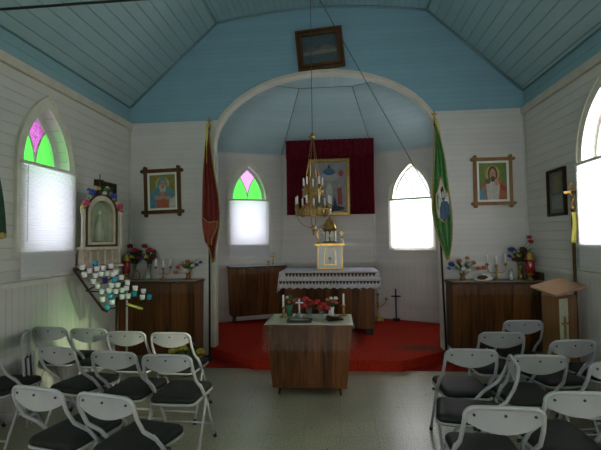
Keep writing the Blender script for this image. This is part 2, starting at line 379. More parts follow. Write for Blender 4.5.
# nave ceiling: two slopes and the low arched middle
def ceil_slab(name, prof, y0, y1, th, mat):
    """profile of (x, z) points, extruded along the nave and thickened upwards"""
    m = MB(); k = len(prof); vs = []
    for y in (y0, y1):
        for dz in (0, th):
            for x, z in prof: vs.append((x, y, z+dz))
    fs = []
    for i in range(k-1): fs += [(i, i+1, 2*k+i+1, 2*k+i), (k+i, 3*k+i, 3*k+i+1, k+i+1), (i, k+i, k+i+1, i+1), (2*k+i, 2*k+i+1, 3*k+i+1, 3*k+i)]
    fs += [(0, 2*k, 3*k, k), (k-1, 2*k-1, 4*k-1, 3*k-1)]
    m.add(vs, fs, mat); return struct(m.build(name))
dx = .17
ceil_slab('ceiling_slope_left', [(XL-.14, ZK-.125), (KX0, ZT)], YB-.14, D+.14, .1, M['ceiling_side'])
ceil_slab('ceiling_slope_right', [(KX1, ZT), (XR+.14, ZK-.125)], YB-.14, D+.14, .1, M['ceiling_side'])
ceil_slab('ceiling_middle', [(KX0, ZT)] + list(reversed(crest)) + [(KX1, ZT)], YB-.14, D+.14, .1, M['ceiling_mid'])
# floors
struct(MB().box(((XL+XR)/2, (YB+D)/2, -.05), (XR-XL+.28, D-YB+.28, .1), M['floor']).build('floor'))
struct(MB().box(((XL+XR)/2, 5.295, .004), (XR-XL-.002, .51, .008), M['carpet']).build('floor_carpet_strip'), 'red carpet strip below the front wall')
# apse shell
CL, CR, LL, RR = (-1.05,7.7), (.73,7.7), (-2.35,7.1), (1.98,7.12)
def seg_fn(A, B):
    A = Vector((*A, 0)); B = Vector((*B, 0)); d = (B-A).normalized(); n = Vector((-d.y, d.x, 0))   # n to the left of A->B
    return (lambda u, v, t: A + d*u + n*t + Vector((0,0,v))), (B-A).length, d, n
ZS, ZH = 3.265, 4.2
# left slant: from CL to LL, away from the room is +n?  (d = (-.9,-.42) -> n = (.42,-.9) points inside, so t is negated)
fa, La, da, na = seg_fn(CL, LL); fAL = lambda u, v, t: fa(u, v, -t)
fb, Lb, db, nb = seg_fn(CR, RR); fAR = lambda u, v, t: fb(u, v, t)
sL, sR = .655, .70
SPR2 = 2.36
holeL = gothic(.66, 1.56, 2.385, 3.03, c=sL); holeR = gothic(.68, 1.44, 2.33, 2.97, c=sR)
wall_panel('wall_apse_left', [(0,0), (La,0), (La,ZS), (0,ZS)], [holeL], fAL, [M['wall_apse']], th=.22)
wall_panel('wall_apse_right', [(0,0), (Lb,0), (Lb,ZS), (0,ZS)], [holeR], fAR, [M['wall_apse']], th=.22)
box_struct('wall_apse_back', ((CL[0]+CR[0])/2, 7.77, ZS/2), (CR[0]-CL[0]+.06, .14, ZS), M['wall_apse'])
box_struct('wall_apse_side_left', (LL[0]-.07, 6.4, ZS/2), (.14, 1.45, ZS), M['wall_apse'])
box_struct('wall_apse_side_right', (RR[0]+.07, 6.4, ZS/2), (.14, 1.45, ZS), M['wall_apse'])
T = [(-.60,6.72), (.30,6.72), (.98,6.40), (.98,5.69), (-1.33,5.69), (-1.33,6.40)]
W = [CL, CR, RR, (RR[0],5.69), (LL[0],5.69), LL]
def facet(name, pts, up, mat):
    m = MB(); k = len(pts); pts = [Vector(p) for p in pts]; up = Vector(up)
    m.add(pts + [p+up for p in pts], [tuple(range(k)), tuple(range(2*k-1, k-1, -1))] + [(i, (i+1) % k, k+(i+1) % k, k+i) for i in range(k)], mat)
    return struct(m.build(name))
P3 = lambda p, z: (p[0], p[1], z)
facet('ceiling_apse_back', [P3(W[0],ZS), P3(W[1],ZS), P3(T[1],ZH), P3(T[0],ZH)], (0,.06,.06), M['apse_ceiling'])
facet('ceiling_apse_slant_right', [P3(W[1],ZS), P3(W[2],ZS), P3(T[2],ZH), P3(T[1],ZH)], (.02,.05,.06), M['apse_ceiling'])
facet('ceiling_apse_slant_left', [P3(W[5],ZS), P3(W[0],ZS), P3(T[0],ZH), P3(T[5],ZH)], (-.02,.05,.06), M['apse_ceiling'])
facet('ceiling_apse_side_right', [P3(W[2],ZS), P3(W[3],ZS), P3(T[3],ZH), P3(T[2],ZH)], (.06,0,.06), M['apse_ceiling'])
facet('ceiling_apse_side_left', [P3(W[4],ZS), P3(W[5],ZS), P3(T[5],ZH), P3(T[4],ZH)], (-.06,0,.06), M['apse_ceiling'])
facet('ceiling_apse_top', [P3(p,ZH) for p in T], (0,0,.08), M['apse_ceiling_flat'])
M['crease'] = plain('dark_blue_crease', (.10,.16,.18), .6)  # darker blue for the thin lines along the apse ceiling folds
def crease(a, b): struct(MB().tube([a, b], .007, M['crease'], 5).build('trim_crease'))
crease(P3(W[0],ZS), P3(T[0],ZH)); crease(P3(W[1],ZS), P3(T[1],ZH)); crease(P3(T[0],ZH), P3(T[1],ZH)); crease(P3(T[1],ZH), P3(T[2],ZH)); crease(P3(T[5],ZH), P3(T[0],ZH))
# raised apse floor: carpeted, with a three sided step into the nave
DZ = .13
dais = [(-1.82,5.55), (-1.07,4.985), (.78,5.0), (1.50,5.55), (1.50,5.69), (RR[0],5.69), RR, CR, CL, LL, (LL[0],5.69), (-1.82,5.69)]
struct(MB().prism(dais, lambda u, v, t: Vector((u, v, t)), .0, DZ, M['carpet_patch']).build('floor_apse'), 'red carpeted raised floor of the apse')
# trims
trimn = [0]
def trim(m, label=None):
    trimn[0] += 1; return struct(m.build('trim_%d' % trimn[0]), label)
prof_o = [(AC-AA-.045,0)] + [(AC-(AA+.045)*cos(pi*i/28), AZ+(AB+.045)*sin(pi*i/28)) for i in range(29)] + [(AC+AA+.045,0)]
prof_i = [(AC-AA,0)] + arch_in + [(AC+AA,0)]
trim(MB().ring(prof_o, prof_i, fnF, -.025, 0, M['trim'], closed=False), 'cream arch moulding round the apse opening')
li_i = [(AC-AA+.012,0)] + [(AC-(AA-.012)*cos(pi*i/28), AZ+(AB-.012)*sin(pi*i/28)) for i in range(29)] + [(AC+AA-.012,0)]
trim(MB().ring(prof_i, li_i, fnF, -.02, .11, M['wtrim'], closed=False), 'white lining of the arch opening')
for s, X in ((1, XL), (-1, XR)):
    trim(MB().box((X+s*.02, (YB+D)/2, ZC-.045), (.04, D-YB, .09), M['trim']), 'cream moulding below the blue strip of the side wall')
for s, X in ((1, XL), (-1, XR)):
    trim(MB().box((X+s*.018, (YB+D)/2, 1.235), (.036, D-YB, .045), M['wtrim']), 'white rail along the side wall')
trim(MB().tube([(XL+.012,D-.012,.1), (XL+.012,D-.012,ZC-.09)], .012, M['wtrim'], 6)); trim(MB().tube([(XR-.012,D-.012,.1), (XR-.012,D-.012,ZC-.09)], .012, M['wtrim'], 6))
for (A, B, fl) in ((CL, LL, -1), (CR, RR, 1)):
    f, L, d, n = seg_fn(A, B); g = lambda u, v, t, f=f, fl=fl: f(u, v, fl*t)
    trim(MB().prism([(0,1.165), (L,1.165), (L,1.205), (0,1.205)], g, -.035, 0, M['wtrim']), 'white rail round the apse wall')
trim(MB().box((-.16,7.685,1.185), (1.76,.03,.04), M['wtrim']), 'white rail round the apse wall')
trim(MB().tube([(CR[0]-.006,7.69,.13), (CR[0]-.006,7.69,ZS)], .011, M['wtrim'], 6)); trim(MB().tube([(CL[0]+.006,7.69,.13), (CL[0]+.006,7.69,ZS)], .011, M['wtrim'], 6))
# sloping edge mouldings of the nave ceiling on the front wall
def edge_strip(pts, r=.016):
    trim(MB().tube([(x, D-.012, z) for x, z in pts], r, M['ceil_trim'], 5))
M['ceil_trim'] = plain('blue_moulding', (.16,.27,.32), .4)
edge_strip([(XL+.02,ZK-.012), (KX0,ZT-.018)]); edge_strip([(KX1,ZT-.018), (XR-.02,ZK-.012)]); edge_strip([(KX0,ZT-.018)] + [(x, z-.016) for x, z in reversed(crest)] + [(KX1,ZT-.018)])
for X in (KX0, KX1): trim(MB().tube([(X,YB,ZT-.004), (X,D,ZT-.004)], .010, M['ceil_trim'], 5))
for X in (XL+.005, XR-.005): trim(MB().tube([(X,YB,ZK-.012), (X,D,ZK-.012)], .010, M['ceil_trim'], 5))
# tie rod
tag(MB().tube([(XL+.01,3.0,3.55), (XR-.01,3.0,3.565)], .011, M['dark'], 8).build('tie_rod'), 'thin black tie rod crossing the nave below the ceiling', 'rod')

# ------------------------------------------------------------------ windows
winn = [0]
def arc_pts(cx, z1, R, a0, a1, n=8): return [(cx+R*cos(a0+(a1-a0)*i/n), z1+R*sin(a0+(a1-a0)*i/n)) for i in range(n+1)]
def window(fn, c, w, z0, z1, z2, glass='stained', label=None, fw=.075, lower=True, pink='pink_glass', depth=.14, sw=.03):
    """fn(u, v, t): t > 0 away from the room"""
    winn[0] += 1
    root = bpy.data.objects.new('window_%d' % winn[0], None); COL.objects.link(root); root.location = fn(c, z0, 0); struct(root, label)
    off = -Vector(fn(c, z0, 0)); f2 = lambda u, v, t: Vector(fn(u, v, t)) + off
    # casing on the wall: outline without the sill edge
    O = gothic(w+2*fw, z0-.02, z1, z2+fw*1.35, c=c); I = gothic(w, z0-.02, z1, z2, c=c)
    O2 = O[1:]+[O[0]]; I2 = I[1:]+[I[0]]
    MB().ring(O2, I2, f2, -.022, 0, M['casing'], closed=False).build('window_frame', root)
    O3 = gothic(w+2*fw+.03, z0-.02, z1, z2+fw*1.35+.03, c=c); O3 = O3[1:]+[O3[0]]
    MB().ring(O3, O2, f2, -.034, 0, M['casing'], closed=False).build('window_frame', root)
    MB().prism([(c-w/2-fw-.03,z0-.06), (c+w/2+fw+.03,z0-.06), (c+w/2+fw+.03,z0-.02), (c-w/2-fw-.03,z0-.02)], f2, -.05, 0, M['wtrim']).build('window_sill', root)
    S1 = gothic(w, z0, z1, z2, c=c); S0 = gothic(w-2*sw, z0+.03, z1, z2-sw*1.33, c=c)
    MB().ring(S1, S0, f2, depth-.03, depth+.01, M['wtrim']).build('sash', root)
    w2 = w-2*sw; h = z2-sw*1.33-z1; k = (h*h-(w2/2)**2)/w2; R = w2/2+k; xq = w2/4
    # tracery: two arcs springing from the middle
    zq = sqrt(max(0, R*R-(k+w2/4)**2)); aq = atan2(zq, k+w2/4)
    m = MB()
    for s in (-1, 1):
        # arc starting at (c, z1) and curving to the side s, centre at c + s*(k + w2/2)
        pts = [(c + s*((k+w2/2) - R*cos(aq*i/8)), z1+R*sin(aq*i/8)) for i in range(9)]
        m.tube([f2(u, v, depth-.01) for u, v in pts], .011, M['wtrim'], 5)
    m.tube([f2(c-w2/2, z1, depth-.01), f2(c+w2/2, z1, depth-.01)], .016, M['wtrim'], 6)
    m.build('tracery', root)
    if glass == 'stained':
        for s in (-1, 1):
            out = [(c+s*(-k+R*cos(aq*i/8)), z1+R*sin(aq*i/8)) for i in range(9)]
            inn = [(c+s*((k+w2/2)-R*cos(aq*i/8)), z1+R*sin(aq*i/8)) for i in range(9)]
            poly = out + list(reversed(inn))[1:]
            MB().add([f2(u, v, depth) for u, v in poly], [tuple(range(len(poly)))], M['green_glass']).build('glass_pane', root, 'green stained glass lancet')
        a2 = atan2(h, k)
        up = [(c+(-k+R*cos(aq+(a2-aq)*i/8)), z1+R*sin(aq+(a2-aq)*i/8)) for i in range(9)]
        dn = [(c+((k+w2/2)-R*cos(aq*i/8)), z1+R*sin(aq*i/8)) for i in range(9)]
        poly = dn + up[1:] + [(2*c-u, v) for u, v in reversed(up[:-1])] + [(2*c-u, v) for u, v in reversed(dn[1:-1])]
        MB().add([f2(u, v, depth) for u, v in poly], [tuple(range(len(poly)))], M[pink]).build('glass_pane', root, 'pink stained glass between the lancets')
        lo = [(c-w2/2,z0+.03), (c+w2/2,z0+.03), (c+w2/2,z1), (c-w2/2,z1)]
        MB().add([f2(u, v, depth) for u, v in lo], [(0,1,2,3)], M['pane']).build('glass_pane', root, 'clear glass pane')
    else:
        poly = gothic(w2, z0+.03, z1, z2-sw*1.33, c=c)
        MB().add([f2(u, v, depth) for u, v in poly], [tuple(range(len(poly)))], M['pane']).build('glass_pane', root, 'clear glass pane')
    return root
def blind(fn, c, w, ztop, zbot, label, off=-.05, group=None, rail='wtrim'):
    root = thing('window_blind', label, 'blind', fn(c, zbot, 0), 0, group)
    o = -Vector(fn(c, zbot, 0)); f2 = lambda u, v, t: Vector(fn(u, v, t)) + o
    MB().prism([(c-w/2,ztop-.015), (c+w/2,ztop-.015), (c+w/2,ztop+.015), (c-w/2,ztop+.015)], f2, off-.03, off+.01, M[rail]).build('headrail', root)
    n = int((ztop-.02-zbot)/.025); vs = []; fs = []
    for i in range(n+1):
        z = ztop-.02-(ztop-.02-zbot)*i/n
        if i: vs += [f2(c-w/2+.004, z+.003, off-.010), f2(c+w/2-.004, z+.003, off-.010)]
        vs += [f2(c-w/2+.004, z, off), f2(c+w/2-.004, z, off)]
    for i in range(len(vs)//2-1): fs.append((2*i, 2*i+1, 2*i+3, 2*i+2))
    MB().add(vs, fs, M['blind']).build('slats', root, fix=False)
    MB().prism([(c-w/2,zbot-.02), (c+w/2,zbot-.02), (c+w/2,zbot), (c-w/2,zbot)], f2, off-.012, off+.008, M['wtrim']).build('bottom_rail', root)
    MB().tube([f2(c-w/2+.06,ztop-.02,off-.025), f2(c-w/2+.06,ztop-.75,off-.022)], .004, M['clear'], 5).build('wand', root)
    return root
window(fnL, WL, .66, SILL, SPR, APX, label='pointed stained glass window of the left wall', pink='pink_pattern', sw=.065)
blind(fnL, WL+.0, .79, SPR-.01, 1.30, 'white venetian blind on the left wall window behind the votive cups')
for y in wins(WL)[1:]:
    window(fnL, y, .66, SILL, SPR, APX); 
window(fnR, WR, .66, SILL, SPR, APX, glass='clear', label='pointed window of the right wall')
blind(fnR, WR-.02, .79, SPR-.05, 1.30, 'white venetian blind on the bright right wall window')
for y in wins(WR)[1:]:
    rw = window(fnR, y, .66, SILL, SPR, APX)
    for ch in rw.children:
        if ch.get('label') == 'clear glass pane': ch.data.materials[0] = M['pale_green']; ch['label'] = 'pale green glass pane'
window(fAL, sL, .66, 1.56, 2.385, 3.03, label='pointed stained glass window of the apse', sw=.05)
blind(fAL, sL, .76, 2.375, 1.30, 'white blind below the green and pink apse window')
window(fAR, sR, .68, 1.44, 2.33, 2.97, glass='clear', label='pointed bright window on the right of the apse')
M['green_rail'] = plain('pale_green_rail', (.20,.42,.16), .5)
blind(fAR, sR, .79, 2.33, 1.45, 'glowing white blind of the apse window beside the green banner', rail='green_rail')

# ------------------------------------------------------------------ folding chairs
def chair_tree():
    t = thing('folding_chair', 'x', 'chair')
    hw = .193
    def side(s):
        return [(s*hw,.25,.02), (s*hw,.145,.20), (s*hw,.035,.40), (s*(hw-.002),-.055,.515), (s*(hw-.004),-.155,.60), (s*(hw-.008),-.20,.68), (s*(hw-.012),-.222,.745)]
    L_ = side(-1); R_ = side(1)
    top = []
    for i in range(7):
        a = pi - (pi/2)*i/6; top.append((-(hw-.012)+.05+.05*cos(a), -.222-.012*sin(pi/2*i/6), .755+.045*sin(a)))
    top2 = [(-x, y, z) for x, y, z in reversed(top)]
    MB().tube(L_+top+[(0,-.236,.803)]+top2+list(reversed(R_)), .0115, M['chair'], 8).build('back_frame', t, 'white tubular frame')
    # pressed back panel with a curved lower edge
    m = MB(); nu = 15
    def pf(d):
        def f(u, v):
            x = (u-.5)*2*(hw-.016); e = 1-(2*u-1)**2; zb = .725-.050*e**1.0; zt = .795 if abs(2*u-1) < .9 else .795-.018*((abs(2*u-1)-.9)/.1)
            z = zb+(zt-zb)*v; y = -.222-.012*(z-.70)/.1 - .020*e + .004; return (x, y+d, z)
        return f
    m.grid(nu, 4, pf(0), M['chair']); m.grid(nu, 4, pf(.006), M['chair'])
    m.build('backrest', t, 'white pressed metal back panel')
    for x, z in ((-.14,.765), (0,.77), (.14,.765)):
        b = MB()
        e = 1-(x/(hw-.016))**2; yy = -.222-.012*(z-.70)/.1-.020*e+.004
        b.tube([(x,yy-.006,z), (x,yy+.012,z)], .0068, M['dark'], 8); b.build('bolt', t)
    # seat: padded, rounded rectangle narrowing to the back
    m = MB(); pts = []
    def outline(k, z):
        o = []
        for cx, cy, a0 in ((.133,.160,0), (-.133,.160,90), (-.124,-.160,180), (.124,-.160,270)):
            for i in range(5):
                a = radians(a0+22.5*i); o.append(((cx+.05*cos(a))*k, .05+(cy+.05*sin(a))*k, z+(.0 if cy > 0 else .008)))
        return o
    rings = [outline(.95,.418), outline(1.0,.428), outline(1.0,.445), outline(.95,.458), outline(.80,.465), outline(.45,.467)]
    n = 20; vs = [p for r in rings for p in r]; fs = [tuple(range(n-1,-1,-1)), tuple((len(rings)-1)*n+i for i in range(n))]
    for k in range(len(rings)-1):
        for i in range(n): fs.append((k*n+i, k*n+(i+1) % n, (k+1)*n+(i+1) % n, (k+1)*n+i))
    m.add(vs, fs, M['seat'], True); m.build('seat', t, 'black padded seat')
    MB().tube(outline(.985,.412), .010, M['chair'], 6, closed=True).build('seat_frame', t)
    for s in (-1, 1):
        lg = MB().tube([(s*(hw+.018),-.01,.425), (s*(hw+.018),-.045,.34), (s*(hw+.018),-.20,.02)], .0105, M['chair'], 8).build('leg', t)
        MB().tube([(s*(hw+.018),-.19,.04), (s*(hw+.018),-.21,0)], .0145, M['rubber'], 8).build('foot_cap', lg)
        MB().tube([(s*hw,.24,.04), (s*hw,.262,0)], .0145, M['rubber'], 8).build('foot_cap', t)
        MB().tube([(s*(hw+.009),.02,.42), (s*(hw+.004),-.085,.55)], .008, M['chair'], 6).build('hinge_link', t)
        MB().tube([(s*(hw-.015),.03,.425), (s*(hw+.032),.03,.425)], .011, M['dark'], 8).build('pivot', t)
    MB().tube([(-hw-.018,-.165,.093), (hw+.018,-.165,.093)], .008, M['chair'], 6).build('stretcher', t)
    MB().tube([(-hw,.17,.155), (hw,.17,.155)], .008, M['chair'], 6).build('stretcher', t)
    return t
chair0 = chair_tree(); first = [True]
def place(tx, ty, deg, label, group):
    """tx, ty: where the top of the back stands; deg: clockwise turn from facing the altar"""
    a = -radians(deg); c = Vector((tx, ty, 0)) + Matrix.Rotation(a, 3, 'Z') @ Vector((0, .235, 0))
    if first[0]:
        first[0] = False; chair0.location = c; chair0.rotation_euler = (0,0,a); chair0['label'] = label; chair0['group'] = group; return chair0
    return dup(chair0, c, a, label, group)
GLc, GRc = 'folding chairs in the left block', 'folding chairs in the right block'
for a in [
 (-1.70,2.14,12, 'white folding chair, left one of the two nearest chairs in the left block', GLc),
 (-1.25,2.06,12, 'white folding chair beside the aisle in the closest row of the left block', GLc),
 (-2.19,2.96,12, 'white folding chair in the middle left row, farthest from the aisle', GLc),
 (-1.665,2.86,5, 'white folding chair in the centre of the three middle row chairs on the left', GLc),
 (-1.23,2.80,1, 'white folding chair in the middle left row beside the aisle, whole seat in view', GLc),
 (-2.78,3.66,3, 'white folding chair at the left wall end of the farthest left row', GLc),
 (-2.35,3.61,1, 'white folding chair second from the left wall in the farthest left row', GLc),
 (-1.92,3.50,1, 'white folding chair third from the left wall in the farthest left row', GLc),
 (-1.49,3.47,2, 'white folding chair at the aisle end of the farthest left row, yellow flowers behind', GLc),
 (-2.772,2.86,0, 'white folding chair cut off by the left edge of the picture', GLc),
 (1.79,4.08,-2, 'white folding chair farthest back in the right block, against the walnut cabinet', GRc),
 (1.385,3.57,1, 'white folding chair just behind the right aisle chair and before the cabinet', GRc),
 (1.825,3.32,-8, 'white folding chair turned slightly left, standing in front of the lectern', GRc),
 (2.27,3.46,-6, 'white folding chair nearest the right wall, cut by the right picture edge', GRc),
 (.96,3.03,0, 'white folding chair beside the aisle in the right block, left leg in view', GRc),
 (1.365,2.90,1, 'white folding chair in the middle of the right block, its seat behind the sideways chair', GRc),
 (1.79,2.77,-6, 'white folding chair cut by the right picture edge in the middle row', GRc),
 (1.26,2.23,0, 'white folding chair at lower right, right of the nearest right block chair', GRc),
 (.785,2.02,2, 'white folding chair nearest the camera in the right block, beside the aisle', GRc),
 (1.15,2.775,-76, 'white folding chair turned sideways in the right block, seen edge on', GRc)]:
    place(*a)
# a folded one leaning against the left wall
def folded():
    t = thing('folding_chair', 'folded white chair leaning upright against the green tinted left wall', 'chair', (-2.79,3.46,0), radians(0))
    R = Matrix.Rotation(radians(122), 3, 'Z'); tilt = Matrix.Rotation(radians(-5), 3, 'Y')
    def P(x, z, d=0): return tilt @ (R @ Vector((x, d, z)))
    pts = [P(-.2,.02), P(-.2,.72)] + [P(-.14-.06*cos(pi/2*i/5), .74+.06*sin(pi/2*i/5)) for i in range(6)] + [P(.14+.06*sin(pi/2*i/5), .74+.06*cos(pi/2*i/5)) for i in range(6)] + [P(.2,.72), P(.2,.02)]
    MB().tube(pts, .0115, M['chair'], 8).build('back_frame', t)
    m = MB()
    for d in (-.003, .003): m.grid(9, 3, lambda u, v, d=d: P((u-.5)*.38, .70+.02*abs(2*u-1)+v*.085, d), M['chair'])
    m.build('backrest', t)
    m = MB()
    for i, d in enumerate((-.012, .012)): m.grid(5, 5, lambda u, v, d=d: P((u-.5)*.30, .26+v*.32, d), M['seat'])
    m.build('seat', t)
    for s in (-1, 1): MB().tube([P(s*.17,.60,-.03), P(s*.17,.03,-.03)], .0105, M['chair'], 8).build('leg', t)
folded()

# ------------------------------------------------------------------ cabinets, altar, tables
def waved_drop(m, x0, x1, ztop, zbot, y, amp, mat, k, seed=1, axis='x', fl=.0):
    rnd = random.Random(seed); ph = rnd.random()*6
    def f(u, v):
        x = x0+(x1-x0)*u; w = v*(amp*sin(k*u+ph)+amp*.5*sin(2.3*k*u+1+ph)) - fl*v
        zz = ztop-(ztop-zbot)*v + (.012*sin(k*1.7*u+ph) if v > .9 else 0)
        return (x, y+w, zz) if axis == 'x' else (y-w, x, zz)
    m.grid(60, 6, f, mat)
def cabinet(name, label, loc, rz, w, d, ztop, zbot, tb=(.96,.85), mat='walnut', runner=True, floorz=0., over=.0):
    """front faces -Y, origin at the middle of the foot of the front edge"""
    t = thing(name, label, 'cabinet', loc, rz)
    H = ztop-.03-zbot
    m = MB(); x0 = w/2; vs = []
    for z, k, q in ((zbot, tb[0], 1-tb[1]), (ztop-.03, 1, 0)):
        vs += [(-x0*k, d*q, z), (x0*k, d*q, z), (x0*k, d, z), (-x0*k, d, z)]
    m.add(vs, [(3,2,1,0), (4,5,6,7), (0,1,5,4), (1,2,6,5), (2,3,7,6), (3,0,4,7)], M[mat]); m.build('cabinet_body', t, 'walnut panelled body')
    MB().box((0, d/2-.012, ztop-.015), (w+.03, d+.02, .03), M['walnut_dark']).build('top', t)
    for sx in (-1, 1):
        for yy in (.15*d+.06, d-.06):
            MB().tube([(sx*(x0*tb[0]-.07), yy, zbot+.01), (sx*(x0*tb[0]-.05), yy, floorz)], [.018,.011], M['walnut_dark'], 8).build('leg', t)
    return t
c1 = cabinet('walnut_cabinet', 'tall walnut cabinet against the front wall, left of the red banner, behind the chairs', (-2.425,5.20,0), 0, 1.08, .34, 1.085, .10, (.985,.96), floorz=.0085)
c2 = cabinet('walnut_cabinet', 'tall walnut cabinet against the front wall, right of the green banner, behind the chairs', (1.97,5.20,0), 0, 1.06, .34, 1.06, .20, (.985,.90), floorz=.0085)
ra = atan2(-da.y, -da.x)   # local +X from LL to CL
c3 = cabinet('walnut_cabinet', 'broad walnut cabinet tapering downwards under the apse window left of the altar', tuple(Vector((CL[0],CL[1],0))+da*.56+na*.37), ra, 1.03, .33, 1.15, .27, (.93,.86), floorz=DZ+.001)
def runner(host_loc, rz, w, d, ztop, label, drop, seed, mat='tan_cloth', dropf=.02):
    r = thing('table_runner', label, 'cloth', host_loc, rz)
    m = MB(); z = ztop+.003
    m.grid(20, 6, lambda u, v: ((u-.5)*w, -.018+v*(d+.02), z+.001*sin(u*20)), M[mat]); m.build('cloth', r, solid=.003)
    p = MB(); zz = ztop+.008
    p.grid(30, 6, lambda u, v: ((u-.5)*(w+.02), -.03+v*(d+.03), zz+.002*sin(u*31+v*7)), M['plastic'])
    waved_drop(p, -(w+.02)/2, (w+.02)/2, zz, zz-drop, -.03, .008, M['plastic'], 40, seed, fl=.006)
    p.build('plastic_cover', r, 'clear plastic cover hanging over the front'); return r
runner((-2.425,5.20,0), 0, 1.07, .33, 1.085, 'tan runner under clear plastic on the cabinet left of the red banner', .16, 1)
runner((1.97,5.20,0), 0, 1.05, .33, 1.06, 'tan runner under clear plastic on the cabinet right of the green banner', .16, 2)
runner(tuple(Vector((CL[0],CL[1],0))+da*.56+na*.37), ra, 1.02, .30, 1.15, 'runner under clear plastic on the apse cabinet under the stained glass', .14, 3, 'lace')
MB().box((2.49,5.30,1.13), (.04,.30,.09), M['walnut_dark']).build('cabinet_end_board')
tag(bpy.data.objects['cabinet_end_board'], 'small dark board standing on the right cabinet end against the side wall', 'board')

# main altar
t = thing('altar', 'walnut altar with lace cloths in the middle of the apse', 'altar', (-.13,6.25,DZ))
MB().box((0,.42,.525), (1.42,.72,.86), M['walnut'], taper=(.985,.96)).build('altar_body', t, 'walnut panelled body')
MB().box((0,.42,.965), (1.50,.84,.03), M['walnut_dark']).build('top', t)
for sx in (-1, 1):
    for y in (.12, .72): MB().box((sx*.62,y,.05), (.10,.10,.10), M['walnut_dark']).build('leg', t)
t = thing('altar_cloth', 'white lace cloth with two scalloped dark borders and clear plastic on the altar', 'cloth', (-.13,6.25,DZ+.98))
m = MB(); X0 = .77
m.grid(30, 8, lambda u, v: ((u-.5)*2*X0, -.02+v*.87, .004+.001*sin(u*40)), M['lace']); m.build('cloth_top', t, solid=.003)
m = MB(); waved_drop(m, -X0, X0, .004, -.115, -.022, .006, M['lace'], 60, 4, fl=.01); m.build('upper_drop', t, solid=.003)
m = MB(); waved_drop(m, -X0-.02, X0+.02, -.08, -.245, -.034, .006, M['lace'], 52, 5, fl=.01); m.build('lower_drop', t, solid=.003)
for s in (-1, 1):
    m = MB(); waved_drop(m, -.02, .85, .004, -.30, s*(X0+.004), .010*s, M['lace'], 26, 6+s, axis='y', fl=.03*s); m.build('side_drop', t, solid=.003)
def scallop(m, x0, x1, z, y, n, h, mat):
    for i in range(n):
        a = x0+(x1-x0)*i/n; b = x0+(x1-x0)*(i+1)/n; c = (a+b)/2
        m.add([(a,y,z), (b,y,z), (b-(b-a)*.15,y-.002,z-h*.6), (c,y-.003,z-h), (a+(b-a)*.15,y-.002,z-h*.6), (a,y+.003,z), (b,y+.003,z), (b-(b-a)*.15,y+.001,z-h*.6), (c,y,z-h), (a+(b-a)*.15,y+.001,z-h*.6)],
              [(0,4,3,2,1), (5,6,7,8,9), (0,1,6,5), (1,2,7,6), (2,3,8,7), (3,4,9,8), (4,0,5,9)], mat)
m = MB(); scallop(m, -.68, X0-.06, -.006, -.062, 26, .062, M['trim_red']); m.build('crochet_border', t)
m = MB(); scallop(m, -X0, X0, -.13, -.082, 30, .052, M['trim_red']); m.build('crochet_border', t)
p = MB(); waved_drop(p, -X0-.03, X0+.03, .012, -.26, -.094, .010, M['plastic'], 34, 9, fl=.012); p.grid(30, 4, lambda u, v: ((u-.5)*2*(X0+.02), -.09+v*.94, .012+.002*sin(u*33)), M['plastic'])
p.build('plastic_cover', t, 'clear plastic cover')

# small table in front
t = thing('offering_table', 'walnut box table on short splayed legs standing on the floor before the altar', 'table', (-.305,4.15,0))
m = MB(); W1, W0, H0, H1, DP = .445, .385, .085, .715, .56
vs = [(-W0,.03,H0), (W0,.03,H0), (W0,DP-.03,H0), (-W0,DP-.03,H0), (-W1,0,H1), (W1,0,H1), (W1,DP,H1), (-W1,DP,H1)]
m.add(vs, [(3,2,1,0), (4,5,6,7), (0,1,5,4), (1,2,6,5), (2,3,7,6), (3,0,4,7)], M['table_wood']); m.build('table_body', t, 'walnut panelled body')
# arched panel relief on the front
arcp = [(x*.27, .10+.0) for x in ()]
MB().box((0,DP/2,H1+.0125), (2*W1+.03,DP+.03,.025), M['table_wood']).build('table_top', t)
for sx in (-1, 1):
    for y in (.08, DP-.08): MB().tube([(sx*(W0-.075),y,H0+.01), (sx*(W0-.06),y+(.0),0)], [.017,.010], M['walnut_dark'], 8).build('leg', t)
t = thing('table_cloth', 'pale green cloth under clear plastic on the small front table', 'cloth', (-.305,4.15,H1+.025))
MB().grid(20, 12, lambda u, v: ((u-.5)*2*(W1+.012), -.012+v*(DP+.024), .004+.0015*sin(u*13+v*5)), M['cloth']).build('cloth', t, solid=.004)
p = MB(); WX = W1+.028
p.grid(30, 10, lambda u, v: ((u-.5)*2*WX, -.026+v*(DP+.05), .010+.0015*sin(u*21+v*9)), M['plastic'])
waved_drop(p, -WX, WX, .010, -.25, -.026, .012, M['plastic'], 46, 11, fl=.02)
for s in (-1, 1): waved_drop(p, -.026, DP+.024, .010, -.27, s*WX, .014*s, M['plastic'], 24, 12+s, axis='y', fl=-.045*s*-1)
p.build('plastic_cover', t, 'clear plastic cover hanging down all round')

